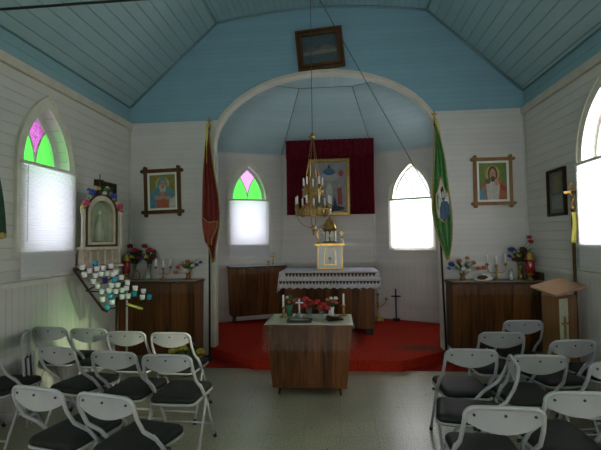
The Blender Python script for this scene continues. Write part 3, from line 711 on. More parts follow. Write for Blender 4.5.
# ------------------------------------------------------------------ candle things
def candle(loc, r, h, label, group=None):
    t = thing('candle', label, 'candle', loc, 0, group)
    MB().lathe([(r,0), (r,h-.004), (r*.6,h)], M['candle'], n=10).build('wax', t)
    MB().tube([(0,0,h-.002), (0,.001,h+.012)], .0018, M['dark'], 5).build('wick', t); return t
TZ = H1+.025+.012
def candlestick(loc, label):
    t = thing('candlestick', label, 'candlestick', loc)
    MB().lathe([(.042,0), (.040,.008), (.015,.018), (.011,.05), (.018,.06), (.011,.07), (.012,.10), (.024,.112), (.022,.122), (.013,.122)], M['brass']).build('stand', t); return t
for x, y, w, o in ((-.61,4.49,'left','the green glass vase'), (.065,4.60,'right','the dark wooden piece')):
    candlestick((x,y,TZ), 'brass candlestick at the %s end of the small front table beside %s' % (w, o))
    candle((x,y,TZ+.122), .011, .125, 'white candle in the brass candlestick at the %s end of the front table' % w)

def petal_ball(m, c, r, mat, rnd, n=9):
    for i in range(n):
        a = 2.4*i; el = 1.2-1.5*i/n; rr = r*.55
        d = Vector((cos(a)*cos(el), sin(a)*cos(el), sin(el)))*r*.5
        m.ball(Vector(c)+d, rr, mat, 6, 4, (1,1,.85))
def leaf(m, base, tip, w, mat):
    b = Vector(base); t_ = Vector(tip); d = (t_-b); s = d.cross(Vector((0,0,1)));
    if s.length < 1e-4: s = Vector((1,0,0))
    s.normalize(); mid = b+d*.5+Vector((0,0,.12*d.length))
    m.add([b, mid+s*w, t_, mid-s*w, mid+Vector((0,0,-.006))], [(0,1,4), (1,2,4), (2,3,4), (3,0,4)], mat)
def bouquet(loc, blooms, spread, h, label, seed, leaves=14, leafmat='f_leaf', low=.0, leafw=.014, leafr=1.0, group=None):
    """loc: neck of the vase. blooms: (dx, dy, dz, r, colour)"""
    blooms = [(a*1.15, b*1.1, c_*1.15, r_, k_) for a, b, c_, r_, k_ in blooms]; spread *= 1.2; h *= 1.15; leaves = int(leaves*1.5)
    rnd = random.Random(seed); t = thing('flower_bouquet', label, 'flowers', loc, 0, group)
    m = MB()
    for dx_, dy, dz, r, c in blooms: m.tube([(0,0,-low), (dx_*.4,dy*.4,dz*.6), (dx_,dy,dz-r*.5)], .0025, M['f_stem'], 5)
    for i in range(leaves):
        a = rnd.random()*2*pi; k = .3+.7*rnd.random(); z = h*(.15+.75*rnd.random())
        base = (cos(a)*spread*.15, sin(a)*spread*.1, z*.5); tip = (cos(a)*spread*k*leafr, sin(a)*spread*k*.7, z+rnd.uniform(-.02,.04))
        leaf(m, base, tip, leafw*(.7+rnd.random()*.6), M[leafmat])
    m.build('foliage', t)
    for dx_, dy, dz, r, c in blooms:
        q = MB(); petal_ball(q, (dx_,dy,dz), r*1.32, M['f_'+c], rnd); q.build('bloom', t, c.replace('dark','dark ').replace('lblue','light blue')+' bloom')
    return t
def vase(loc, prof, mat, label):
    o = MB().lathe(prof, M[mat], n=16).build('vase'); o.location = loc; return tag(o, label, 'vase')
# front table items
vase((-.55,4.57,TZ), [(.030,0), (.034,.01), (.036,.07), (.042,.135), (.038,.135), (.032,.07), (.030,.012)], 'green_vase', 'dark green glass tumbler vase on the front table') if False else None
M['green_vase'] = plain('green_vase_glass', (.02,.12,.06), .1, spec=.8)
vase((-.55,4.57,TZ), [(.030,0), (.034,.01), (.036,.07), (.042,.125), (.036,.125), (.030,.06), (.004,.03)], 'green_vase', 'dark green glass vase at the left of the front table, beside the candle')
bouquet((-.55,4.57,TZ+.12), [(-.045,-.01,.06,.020,'coral'), (.05,0,.045,.022,'coral'), (-.02,.02,.07,.018,'white'), (.09,.01,.045,.018,'pink'), (.0,-.02,.03,.018,'coral')], .14, .10, 'loose leafy bouquet in the dark green vase on the front table', 21, 22, low=.08)
t = thing('standing_cross', 'grey metal cross on a small base among the flowers of the front table', 'cross', (-.43,4.50,TZ))
MB().lathe([(.055,0), (.05,.012), (.02,.03), (.012,.05)], M['steel']).build('base', t)
MB().box((0,0,.125), (.014,.010,.16), M['steel']).build('upright', t); MB().box((0,0,.16), (.085,.010,.014), M['steel']).build('crossbar', t)
M['paper'] = noise_plain('pale_print', (.25,.30,.24), (.42,.46,.38), 12, rough=.5)
t = thing('framed_prayer_card', 'dark framed card lying flat at the front left of the small table', 'frame', (-.405,4.265,TZ+.002), 0)
MB().ring([(-.13,-.08),(.13,-.08),(.13,.08),(-.13,.08)], [(-.10,-.055),(.10,-.055),(.10,.055),(-.10,.055)], lambda u, v, t: Vector((u,v,t)), 0, .022, M['frame_dark']).build('frame', t)
MB().box((0,0,.009), (.20,.11,.016), M['paper']).build('card', t)
vase((-.325,4.56,TZ), [(.030,0), (.035,.008), (.030,.03), (.034,.07), (.046,.088), (.038,.088), (.026,.05), (.004,.02)], 'clear', 'clear glass bowl vase under the left red roses on the front table')
bouquet((-.325,4.56,TZ+.08), [(-.035,0,.085,.036,'red'), (.03,-.02,.055,.034,'red'), (-.05,-.03,.035,.032,'red'), (.0,.04,.06,.030,'red'), (-.01,-.045,.02,.026,'darkred')], .10, .07, 'left one of the two round red rose bouquets on the front table', 22, 20, low=.05, leafw=.02)
vase((-.185,4.52,TZ), [(.030,0), (.034,.01), (.028,.04), (.036,.075), (.030,.075), (.02,.03)], 'clear', 'clear glass vase under the right red roses on the front table')
bouquet((-.185,4.52,TZ+.07), [(-.04,0,.075,.034,'red'), (.025,-.02,.05,.032,'red'), (.06,-.03,.025,.030,'red'), (-.01,-.05,.030,.028,'red'), (-.05,.03,.045,.026,'darkred')], .10, .06, 'right one of the two round red rose bouquets on the front table', 23, 18, low=.05, leafw=.02)
vase((-.075,4.58,TZ), [(.030,0), (.036,.01), (.028,.05), (.036,.10), (.03,.10), (.02,.04)], 'cup_w', 'pale small vase at the right end of the flower row on the front table')
bouquet((-.075,4.58,TZ+.09), [(-.04,0,.075,.018,'coral'), (.0,0,.09,.018,'white'), (.045,0,.09,.020,'white'), (.05,-.02,.05,.018,'coral'), (.02,-.02,.06,.016,'pink')], .09, .09, 'mixed white and coral flowers right of the red roses on the front table', 24, 16, low=.06)
t = thing('folded_lectern_stand', 'dark wooden folding book rest lying at the front right of the small table', 'book rest', (-.04,4.33,TZ+.001), radians(20))
MB().box((0,0,.012), (.17,.10,.016), M['frame_dark']).build('board', t); MB().box((-.03,-.02,.034), (.05,.13,.026), M['frame_dark'], rz=.5).build('support', t)
MB().box((.055,.0,.028), (.03,.12,.014), M['frame_brown'], rz=-.5).build('support', t)

# tabernacle on the altar
AT = DZ+.98+.016
t = thing('tabernacle', 'white and gold tabernacle with a small domed lantern in the middle of the altar', 'tabernacle', (-.115,6.80,AT))
MB().box((0,0,.205), (.40,.28,.38), M['enamel']).build('tabernacle_body', t, 'white enamelled body')
m = MB()
for sx in (-1, 1): m.box((sx*.20,-.14,.205), (.014,.014,.40), M['gold']); m.box((sx*.20,.14,.205), (.014,.014,.40), M['gold'])
m.box((0,0,.008), (.43,.31,.016), M['gold']); m.build('gilt_edging', t, 'gold corner edging')
MB().box((0,0,.405), (.50,.34,.03), M['gold']).build('cornice', t, 'gold cornice')
o_ = [(-.10,.07), (.10,.07)] + [(.10*cos(pi*i/10), .25+.10*sin(pi*i/10)) for i in range(11)]; i_ = [(-.088,.082), (.088,.082)] + [(.088*cos(pi*i/10), .25+.088*sin(pi*i/10)) for i in range(11)]
d = MB().prism(o_, lambda u, v, t: Vector((u, t, v)), -.146, -.138, M['enamel']).build('door', t, 'arched white door')
MB().ring(o_, i_, lambda u, v, t: Vector((u, t, v)), -.152, -.140, M['gold']).build('door_edge', d, 'gold door edging')
MB().lathe([(.028,0), (.024,.006), (.006,.015), (.006,.035), (.026,.05), (.03,.085), (.026,.085)], M['gold'], (0,-.153,.115), 12, (1,.3,1)).build('chalice_emblem', d, 'gold chalice emblem')
lan = MB(); lan.lathe([(.13,.42), (.13,.44), (.11,.44), (.11,.66), (.135,.66), (.13,.685), (.10,.76), (.06,.82), (.02,.85), (.012,.88)], M['gold'], n=8)
L0 = lan.build('lantern', t, 'gold lantern with dome')
m = MB()
for i in range(8):
    a = 2*pi*(i+.5)/8; r = .106; n_ = Vector((cos(a), sin(a), 0)); tt = Vector((-sin(a), cos(a), 0)); pp = [(-.028,.46), (.028,.46)] + [(.028*cos(pi*j/6), .60+.028*sin(pi*j/6)) for j in range(7)]
    m.prism(pp, lambda u, v, k: n_*(r+k)+tt*u+Vector((0,0,v)), -.004, .003, M['enamel'])
m.build('lantern_panel', L0, 'white arched lantern panels')
m = MB(); m.box((0,0,.905), (.012,.012,.08), M['gold']); m.box((0,0,.92), (.05,.012,.012), M['gold']); m.build('finial_cross', t)
def gold_cross(loc, label, h=.22, s=1., mat='gold'):
    t = thing('altar_cross', label, 'cross', loc)
    MB().lathe([(.036*s,0), (.03*s,.012), (.010*s,.03), (.008*s,h*.5)], M[mat]).build('base', t)
    m = MB(); m.box((0,0,h*.7), (.016,.014,h*.66), M[mat]); m.box((0,0,h*.76), (.09*s,.014,.018), M[mat])
    for q in ((-.045*s,h*.76), (.045*s,h*.76), (0,h*1.03)): m.ball((q[0],0,q[1]), .014, M[mat], 8, 5)
    m.build('cross', t); return t
gold_cross((-.315,6.76,AT+.421), 'small gold cross at the left corner of the tabernacle top', .20)
gold_cross((.085,6.76,AT+.421), 'small gold cross at the right corner of the tabernacle top', .22)
t = thing('figurine', 'small white figurine with dark head on the right corner of the tabernacle', 'figurine', (.085,6.685,AT+.421))
MB().lathe([(.028,0), (.034,.02), (.03,.05), (.018,.075), (.010,.09)], M['enamel']).build('body', t); MB().ball((0,0,.10), .016, M['dark']).build('head', t)

# left apse cabinet: small gold candle holder, cross
pz = 1.162
t = gold_cross((-1.19,7.42,pz), 'little gold cross standing on the apse cabinet beside the altar', .20, .8)
t = thing('brass_censer', 'small brass holder beside the little cross on the apse cabinet', 'holder', (-1.27,7.37,pz))
MB().lathe([(.035,0), (.03,.01), (.008,.02), (.008,.05), (.03,.06), (.028,.075), (.02,.075)], M['brass']).build('bowl', t)
MB().tube([(-.02,0,.07), (-.05,0,.10), (-.06,0,.085)], .005, M['brass'], 6).build('handle', t)

# candelabra
def candelabra(loc, label, glabel, group, h=.20, sp=.115, rz=0, lift=0.03, n=3, mat='brass', base=.05, cz=.12):
    t = thing('candelabra', label, 'candelabra', loc, rz)
    MB().lathe([(base,0), (base*.9,.01), (.015,.025), (.010,.07), (.018,.085), (.010,.10), (.012,h*.72), (.018,h*.75), (.010,h*.8), (.010,h)], M[mat]).build('stem', t)
    tops = []
    xs = [-sp, 0, sp] if n == 3 else [-sp, -sp*.5, 0, sp*.5, sp]
    for x in xs:
        if x: MB().tube([(0,0,h*.62)]+[(x*(.15+.85*sin(pi/2*i/6)), 0, h*.62-.03*sin(pi*i/6)+(h+lift-h*.62)*(i/6)**2) for i in range(1,7)], .006, M[mat], 6).build('arm', t)
        z = h + (lift if x else 0)
        MB().lathe([(.008,-.01), (.024,.0), (.022,.012), (.013,.014), (.014,.028), (.010,.028)], M[mat], (x,0,z), 10).build('cup', t)
        tops.append(Matrix.Rotation(rz, 3, 'Z') @ Vector((x,0,z+.028)) + Vector(loc))
    for i, p in enumerate(tops): candle(tuple(p), .0095, cz, glabel, group)
    return t
CZ1, CZ2 = 1.085+.0115, 1.06+.0115
candelabra((-2.385,5.33,CZ1), 'brass three branched candelabra on the left cabinet beside the bright bouquet', 'thin white candle in the candelabra on the left walnut cabinet', 'candles of the left cabinet candelabra', .14, .10, .1, 0.02, cz=.105)
candelabra((2.03,5.34,CZ2), 'brass three branched candelabra on the right cabinet beside the bread tray', 'thin white candle in the candelabra on the right walnut cabinet', 'candles of the right cabinet candelabra', .17, .11, -.1, 0.02, cz=.12)
def bl(*a): return list(a)
vase((-2.04,5.36,CZ1), [(.035,0), (.04,.01), (.03,.035), (.03,.07), (.04,.10), (.034,.10), (.02,.04)], 'oak', 'small tan vase of bright flowers at the right end of the left cabinet')
bouquet((-2.04,5.36,CZ1+.09), [(-.13,0,.06,.026,'coral'), (-.16,.0,.0,.026,'orange'), (-.04,-.03,.08,.026,'coral'), (.0,0,.13,.024,'orange'), (-.02,-.04,.02,.032,'white'), (.06,-.02,.08,.026,'white'), (.10,0,.09,.022,'blue'), (.15,.0,.12,.020,'blue'), (-.07,0,.12,.018,'yellow')], .17, .17, 'colourful bouquet of orange, coral, white and blue flowers beside the red banner', 31, 26, low=.05)
for x, y, s, lab in ((-2.84,5.42,41,'dark red rose bouquet on the left cabinet, nearest the side wall'), (-2.62,5.40,42,'dark red rose bouquet on the left cabinet beside the candelabra')):
    vase((x,y,CZ1), [(.035,0), (.04,.01), (.028,.06), (.024,.14), (.034,.20), (.028,.20), (.02,.10)], 'clear', lab.replace('dark red rose bouquet', 'slim glass vase of the dark roses'))
    bouquet((x,y,CZ1+.18), [(-.06,0,.24,.034,'darkred'), (.01,-.02,.19,.034,'red'), (-.02,-.03,.11,.030,'yellow'), (.06,0,.10,.034,'darkred'), (-.07,-.01,.09,.030,'blue'), (.05,.02,.17,.026,'darkred'), (.0,0,.04,.028,'darkred')], .13, .22, lab, s, 34, 'f_dleaf', low=.15, leafw=.02)
def lamp(loc, label, s=1.):
    t = thing('sanctuary_lamp', label, 'lamp', loc)
    MB().lathe([(.050*s,0), (.048*s,.012), (.022*s,.03), (.024*s,.05), (.045*s,.07), (.048*s,.085)], M['gold']).build('base', t)
    MB().lathe([(.044*s,.085), (.050*s,.10), (.052*s,.24), (.046*s,.255)], M['ruby']).build('glass', t, 'ruby red glass')
    MB().lathe([(.060*s,.255), (.062*s,.27), (.045*s,.29), (.044*s,.305), (.040*s,.33), (.022*s,.355), (.008*s,.365), (.012*s,.38), (.004*s,.395)], M['gold']).build('dome', t, 'gold domed cap'); return t
lamp((-2.905,5.31,CZ1), 'red glass sanctuary lamp with gold dome on the left cabinet beside the side wall', .95)
lamp((2.425,5.30,CZ2), 'red glass sanctuary lamp with gold dome on the right cabinet behind the lectern')
t = thing('napkin_holder', 'small arched wooden holder on the left cabinet beside the red lamp', 'holder', (-2.74,5.27,CZ1))
MB().box((0,0,.008), (.13,.06,.016), M['oak']).build('base', t)
MB().tube([(-.045,0,.016)]+[(-.045*cos(pi*i/10), 0, .07+.06*sin(pi*i/10)) for i in range(11)]+[(.045,0,.016)], .010, M['oak'], 8).build('arch', t)
t = thing('glass_bottle', 'slim clear bottle on the left cabinet next to the candelabra', 'bottle', (-2.585,5.27,CZ1))
MB().lathe([(.022,0), (.024,.01), (.024,.08), (.010,.11), (.010,.14), (.004,.14)], M['clear']).build('glass', t)
# right cabinet
vase((1.61,5.34,CZ2), [(.04,0), (.045,.01), (.03,.03), (.032,.06), (.045,.09), (.038,.09), (.02,.03)], 'oak', 'small round tan vase at the left end of the right cabinet')
bouquet((1.61,5.34,CZ2+.08), [(-.12,0,.10,.034,'blue'), (-.15,0,.06,.022,'lblue'), (-.03,0,.14,.026,'coral'), (.05,0,.17,.024,'orange'), (.12,0,.12,.026,'orange'), (.0,-.03,.05,.034,'white'), (.07,-.03,.03,.026,'white'), (.17,0,.055,.026,'coral'), (.23,0,.06,.026,'coral'), (.05,-.02,.10,.022,'white')], .17, .17, 'colourful bouquet with coral and blue blooms at the left end of the right cabinet', 51, 28, low=.05)
t = thing('bread_tray', 'white tray with a brown loaf on the right cabinet between bouquet and candelabra', 'tray', (1.84,5.28,CZ2))
MB().lathe([(.09,0), (.11,.012), (.125,.035), (.118,.035), (.10,.012), (.02,.008)], M['enamel'], n=20, sc_=(1,.65,1)).build('tray', t)
MB().grid(14, 10, lambda u, v: (.02+(u-.5)*.22, .03+(v-.5)*.08, .03+.05*sin(pi*u)*sin(pi*v)+.006*sin(u*18)), M['enamel']).build('napkin', t, solid=.003)
tag(MB().ball((0,0,0), .055, M['frame_brown'], 12, 8, (1.25,.6,.55)).build('bread_loaf'), 'small brown loaf lying in the white tray on the right cabinet', 'bread').location = (1.815,5.225,CZ2+.042)
t = thing('glass_figurine', 'clear arched glass figurine on the right cabinet beside the candelabra', 'figurine', (2.19,5.30,CZ2))
MB().lathe([(.035,0), (.038,.01), (.036,.09), (.026,.125), (.01,.145), (.002,.148)], M['clear'], n=14).build('dome', t)
MB().lathe([(.020,.004), (.016,.04), (.010,.08), (.012,.095), (.002,.11)], M['enamel'], n=10).build('figure', t)
vase((2.37,5.44,CZ2), [(.035,0), (.04,.01), (.030,.05), (.034,.14), (.042,.20), (.036,.20), (.02,.10)], 'brass', 'tall brass vase behind the red lamp on the right cabinet')
bouquet((2.36,5.41,CZ2+.19), [(-.10,0,.16,.034,'blue'), (.02,-.02,.16,.036,'darkred'), (-.03,-.03,.10,.030,'yellow'), (.04,-.04,.06,.034,'darkred'), (.10,.0,.30,.026,'red'), (.115,.0,.25,.026,'red'), (-.07,0,.05,.026,'darkred'), (.06,0,.12,.026,'yellow'), (-.12,0,.09,.022,'blue')], .16, .20, 'tall dark bouquet with two red blooms on top above the right cabinet lamp', 52, 36, 'f_dleaf', low=.14, leafw=.02)

# floor candelabra and cross right of the altar
t = thing('floor_candelabra', 'small gold three branched candelabra standing on the red carpet right of the altar', 'candelabra', (.73,7.42,DZ+.001))
MB().lathe([(.10,0), (.09,.03), (.04,.06), (.018,.09), (.016,.30), (.026,.32), (.014,.34), (.012,.46)], M['gold']).build('stem', t)
for x in (-.15, .15):
    MB().tube([(0,0,.24)]+[(x*sin(pi/2*i/6), 0, .24+.14*(i/6)**1.6) for i in range(1,7)], .010, M['gold'], 6).build('arm', t)
for x, z in ((-.15,.38), (0,.46), (.15,.38)): MB().lathe([(.010,-.01), (.035,.0), (.032,.02), (.014,.02), (.014,.045), (.01,.045)], M['gold'], (x,0,z), 10).build('cup', t)
t = thing('standing_cross', 'tall thin dark wooden cross standing on the carpet against the apse wall', 'cross', (1.05,7.42,DZ+.001))
MB().box((0,0,.02), (.12,.10,.04), M['frame_dark']).build('base', t); MB().box((0,0,.30), (.022,.02,.55), M['frame_dark']).build('upright', t); MB().box((0,0,.44), (.17,.02,.022), M['frame_dark']).build('crossbar', t)

# ------------------------------------------------------------------ curtain, paintings
t = thing('altar_curtain', 'maroon velvet curtain hung on the apse wall behind the painting', 'curtain', (-.115,7.45,3.46))
def drape(x0, x1, z0, z1, y, amp, k, seed):
    ph = random.Random(seed).random()*6
    return lambda u, v: (x0+(x1-x0)*u, y+amp*(sin(k*u+ph)+.4*sin(2.1*k*u+1)), z0+(z1-z0)*v)
MB().grid(60, 4, drape(-.81,.825,0,-1.36,.045,.010,60,1), M['velvet']).build('back_panel', t, solid=.004)
MB().grid(90, 6, drape(-.81,.825,.02,-.32,-.03,.016,110,2), M['velvet']).build('valance', t, solid=.004)
MB().grid(40, 6, drape(-.81,-.38,-.05,-1.38,-.01,.030,62,3), M['velvet']).build('curtain_panel', t, solid=.004)
MB().grid(46, 6, drape(.32,.825,-.05,-1.385,-.01,.032,62,4), M['velvet']).build('curtain_panel', t, solid=.004)
MB().tube([(-.82,0,.01), (.82,0,.01)], .012, M['dark'], 8).build('rod', t)
for s in (-1, 1): MB().tube([(s*.78,0,.01), (s*.78,.16 if False else .05,.01)], .010, M['dark'], 6).build('bracket', t)

def framed(name, label, cat, fn, c, z, w, h, fw, fmat, inner, tilt=0, mat_w=0, matc='enamel', cross=0, dep=.03):
    """fn(u, v, t): t towards the room is negative; c, z centre"""
    base = Vector(fn(c, z, 0)); t = thing(name, label, cat, tuple(base))
    ct, st = cos(tilt), sin(tilt)
    def f(u, v, q): return Vector(fn(c+u*ct-v*st, z+u*st+v*ct, q)) - base
    def rect(a, b): return [(-a,-b), (a,-b), (a,b), (-a,b)]
    if cross:      # Oxford frame: four bars running past each other
        m = MB()
        for s in (-1, 1):
            yy = s*(h/2-fw/2); m.prism([(-w/2-cross,yy-fw/2), (w/2+cross,yy-fw/2), (w/2+cross,yy+fw/2), (-w/2-cross,yy+fw/2)], f, -dep-.012, -.008, M[fmat])
            xx = s*(w/2-fw/2); m.prism([(xx-fw/2,-h/2-cross), (xx+fw/2,-h/2-cross), (xx+fw/2,h/2+cross), (xx-fw/2,h/2+cross)], f, -dep, -.002, M[fmat])
            for s2 in (-1, 1):
                for ox, oy in ((s*(w/2+cross), s2*(h/2-fw/2)), (s*(w/2-fw/2), s2*(h/2+cross))):
                    m.prism([(ox+.54*fw*cos(pi*i/4), oy+.54*fw*sin(pi*i/4)) for i in range(8)], f, -dep-.010, -.003, M[fmat])
        m.build('frame', t)
    else:
        MB().ring(rect(w/2,h/2), rect(w/2-fw,h/2-fw), f, -dep, -.002, M[fmat]).build('frame', t)
        MB().ring(rect(w/2-fw*.35,h/2-fw*.35), rect(w/2-fw*.55,h/2-fw*.55), f, -dep-.006, -dep, M['frame_dark'] if fmat != 'gilt' else M['gold']).build('frame_moulding', t)
    iw, ih = w/2-fw+.002, h/2-fw+.002
    if mat_w:
        MB().ring(rect(iw,ih), rect(iw-mat_w,ih-mat_w), f, -dep*.6, -dep*.4, M[matc]).build('mount', t, 'white mount')
        iw -= mat_w-.002; ih -= mat_w-.002
    m = MB(); m.prism(rect(iw,ih), f, -dep*.35, -.001, inner[0])
    lay = -dep*.35
    for k, (poly, mt) in enumerate(inner[1]):
        lay -= .0006; poly = [(max(-.995,min(.995,x))*iw, max(-.995,min(.995,y))*ih) for x, y in poly]
        vs = [f(u, v, lay) for u, v in poly]; m.add(vs, [tuple(range(len(vs)))], mt)
    m.build('picture', t, fix=False); return t
def ell(cx, cy, rx, ry, n=14): return [(cx+rx*cos(2*pi*i/n), cy+ry*sin(2*pi*i/n)) for i in range(n)]
def P(c, s=1.): return noise_plain('pic_%d' % len(bpy.data.materials), tuple(x*.8 for x in c), c, 18*s, rough=.6)
skin = P((.50,.30,.20)); veil = P((.10,.28,.36)); wvl = P((.50,.50,.44)); halo = P((.50,.42,.10)); olive = P((.26,.26,.05)); rr_ = P((.46,.12,.06)); navy = P((.04,.07,.18)); dteal = P((.03,.07,.07)); gry = P((.20,.21,.23)); lgry = P((.38,.38,.40)); hair = P((.10,.05,.03)); red_ = P((.35,.05,.04)); dgn = P((.07,.12,.06)); drk = P((.035,.04,.05)); wht = P((.55,.55,.5))
fig1 = (P((.24,.24,.05)), [
 (ell(0,.42,.55,.45), halo), ([(-1,-.35),(-.75,.1),(-.35,.3),(.35,.3),(.8,.05),(1,-.4),(1,-1),(-1,-1)], veil), (ell(0,.40,.36,.48), veil), (ell(.02,.22,.26,.34), wvl), (ell(.04,.42,.20,.28), skin),
 ([(-.14,.35),(.16,.35),(.14,.62),(-.10,.62)], skin), ([(-.5,-1),(-.42,-.3),(0,.02),(.42,-.3),(.5,-1)], rr_), (ell(-.30,-.38,.34,.13), skin), (ell(.36,-.38,.32,.12), skin), (ell(-.04,.46,.035,.03), hair), (ell(.12,.46,.035,.03), hair), (ell(.05,.27,.05,.02), rr_), (ell(0,-.25,.14,.22), skin), ([(.55,-.5),(1,-.3),(1,-1),(.5,-1)], wht)])
fig2 = (P((.16,.24,.06)), [
 (ell(0,.40,.52,.46), halo), ([(-.9,-.4),(-.6,.05),(-.2,.2),(.2,.2),(.65,.05),(.95,-.35),(.9,-1),(-.9,-1)], rr_), (ell(0,.38,.34,.46), hair), (ell(.0,.36,.22,.34), skin), ([(-.4,-1),(-.5,-.2),(-.15,.12),(.2,.12),(.5,-.2),(.4,-1)], wht), ([(-1,-1),(-1,-.55),(-.6,-.3),(-.5,-1)], veil),
 (ell(-.07,.42,.03,.03), hair), (ell(.09,.42,.03,.03), hair), (ell(0,.12,.16,.16), hair), (ell(.25,-.05,.16,.2), skin), (ell(-.35,.0,.2,.14), dgn), ([(.5,-.1),(.95,-.35),(.95,-.6),(.55,-.45)], red_)])
fnF2 = fnF
framed('framed_picture', 'portrait of a blue veiled woman in a crossed brown frame, above the left cabinet', 'picture', fnF2, -2.487, 2.34, .545, .645, .052, 'frame_brown', fig1, radians(1.5), .032, cross=.018)
framed('framed_picture', 'portrait of a haloed robed figure in a crossed tan frame, above the right cabinet', 'picture', fnF2, 2.093, 2.365, .50, .635, .042, 'frame_tan', fig2, radians(0), .032, cross=.016)
dark_scene = (P((.05,.08,.08)), [(ell(0,.3,.3,.45), P((.22,.20,.08))), (ell(-.1,-.1,.25,.4), P((.12,.20,.28))), (ell(.3,-.2,.2,.4), P((.25,.16,.10))), (ell(0,.45,.12,.15), skin)])
framed('framed_picture', 'dark framed religious print on the left side wall behind the shrine', 'picture', fnL, 4.915, 2.10, .47, .60, .06, 'frame_dark', dark_scene, 0, 0)
M['print_bg'] = P((.14,.15,.14))
framed('framed_picture', 'dark framed document with a small image on the right wall beside the window', 'picture', fnR, 4.80, 2.12, .38, .54, .035, 'frame_dark', (M['print_bg'], [([(-.5,0),(.5,0),(.5,.8),(-.5,.8)], P((.20,.20,.10))), (ell(0,.4,.2,.3), P((.30,.18,.12))), ([(-.7,-.8),(.7,-.8),(.7,-.15),(-.7,-.15)], P((.24,.25,.24)))]), 0, .0)
dim_scene = (P((.055,.09,.115)), [([(-.95,-.1),(-.5,.25),(-.1,.05),(.3,.35),(.95,0),(.95,-.35),(-.95,-.35)], P((.12,.13,.11))), ([(-.95,-.35),(.95,-.28),(.95,-.12),(.2,-.05),(-.4,-.12),(-.95,-.15)], P((.20,.20,.16)))])
framed('framed_picture', 'dim landscape shaped painting in a gilt brown frame hung tilted above the arch', 'picture', fnF2, -.19, 4.29, .66, .575, .085, 'frame_brown', dim_scene, radians(4.5), 0, dep=.05)
alt = (P((.30,.30,.32)), [(ell(0,.42,.55,.16), P((.40,.38,.38))), (ell(0,.62,.36,.13), P((.05,.12,.24))), (ell(0,.80,.08,.10), hair), ([(-.25,.6),(.25,.6),(.2,.76),(-.2,.76)], P((.06,.14,.26))), (ell(-.7,.55,.14,.13), red_), (ell(.7,.55,.14,.13), red_),
 ([(-.16,-.6),(-.20,-.1),(-.06,.22),(.06,.22),(.18,-.1),(.16,-.6)], wht), (ell(0,.24,.07,.09), skin), ([(.5,-.7),(.48,-.05),(.72,-.0),(.76,-.7)], red_), (ell(.6,.06,.07,.08), skin), ([(-.72,-.75),(-.75,-.1),(-.5,-.05),(-.45,-.75)], gry), (ell(-.6,0,.07,.08), skin), ([(-.45,-.8),(-.3,-.35),(-.2,-.8)], rr_), ([(.2,-.8),(.3,-.3),(.45,-.8)], navy), (ell(0,-.85,.9,.12), drk)])
fnC = lambda u, v, t: Vector((u, 7.375+t, v))
framed('altar_painting', 'tall gilt framed painting of robed figures against the maroon curtain', 'painting', fnC, -.12, 2.575, .75, 1.05, .065, 'gilt', alt, 0, 0, dep=.04)

# ------------------------------------------------------------------ banners on poles
def pole(loc, top, label, r=.014, mat='dark', cross=True):
    t = thing('banner_pole', label, 'pole', loc); d = Vector(top)-Vector(loc)
    MB().tube([(0,0,.02), d], r, M[mat], 8).build('shaft', t)
    MB().lathe([(.055,0), (.05,.02), (.03,.03), (.022,.06)], M['dark']).build('base', t)
    if cross:
        m = MB(); m.box(d+Vector((0,0,.075)), (.018,.014,.11), M['gold']); m.box(d+Vector((0,0,.085)), (.075,.014,.018), M['gold']); m.ball(d+Vector((0,0,.01)), .026, M['gold'])
        m.build('finial_cross', t, 'gold cross finial')
    return t
def banner(name, label, cat, loc, outline, mat, edge, amp, extra=None, edge_w=.022, folds=3.2, ph=0., ymax=None):
    """outline: list of (z, xleft, xright) downwards from the top, relative to loc; hangs in folds"""
    t = thing(name, label, cat, loc)
    def prof(v):
        k = v*(len(outline)-1); i = min(int(k), len(outline)-2); q = k-i; a, b = outline[i], outline[i+1]
        return [a[j]+(b[j]-a[j])*q for j in range(3)]
    def f(u, v, off=0.):
        z, l, r = prof(v); x = l+(r-l)*u; am = amp*min(1, (r-l)/.12)
        return (x, -.02-am*sin(folds*2*pi*u+ph+v*1.2)-am+off, z+.02*sin(u*6+v*4)*min(1, v*3)*1.0)
    MB().grid(40, 40, f, mat).build('fabric', t, solid=.004)
    m = MB()
    if edge:
        for u in (0, 1): m.tube([Vector(f(u, i/30)) for i in range(31)], edge_w*.4, edge, 5)
        m.tube([Vector(f(i/30, 1)) for i in range(31)], edge_w*.55, edge, 5)
        m.build('fringe', t, 'gold fringe')
    if extra: extra(t, f)
    return t
PXL, PYL = -1.745, 5.36; PXR, PYR = 1.405, 5.42
pole((PXL,PYL,.009), (-1.735,5.36,3.20), 'black pole with gold cross carrying the red banner left of the arch')
M['red_brocade'] = noise_plain('red_brocade', (.11,.006,.006), (.23,.022,.014), 50, rough=.7)
M['orange_lining'] = noise_plain('orange_lining', (.22,.035,.018), (.30,.06,.03), 30, rough=.7)
M['goldfr'] = noise_plain('gold_fringe', (.30,.20,.06), (.42,.30,.10), 80, rough=.7)
def red_extra(t, f):
    g = lambda u, v: Vector(f(.04+.92*u*(1-.45*v), .54+.24*v-.0+.04*u)) + Vector((0,-.055,0))
    MB().grid(14, 10, lambda u, v: g(u, v), M['orange_lining']).build('turned_back_flap', t, 'orange lining turned outwards', solid=.003)
    m = MB(); m.tube([g(i/10, 0) for i in range(11)], .008, M['goldfr'], 5); m.tube([g(1, i/10) for i in range(11)], .008, M['goldfr'], 5); m.build('flap_fringe', t)
    MB().tube([(-.0,-.03,.10), (-.012,-.03,.02), (-.010,-.035,-.25), (-.02,-.03,-.45)], [.014,.02,.012,.006], M['bright_yellow'], 6).build('ribbon', t, 'yellow ribbon')
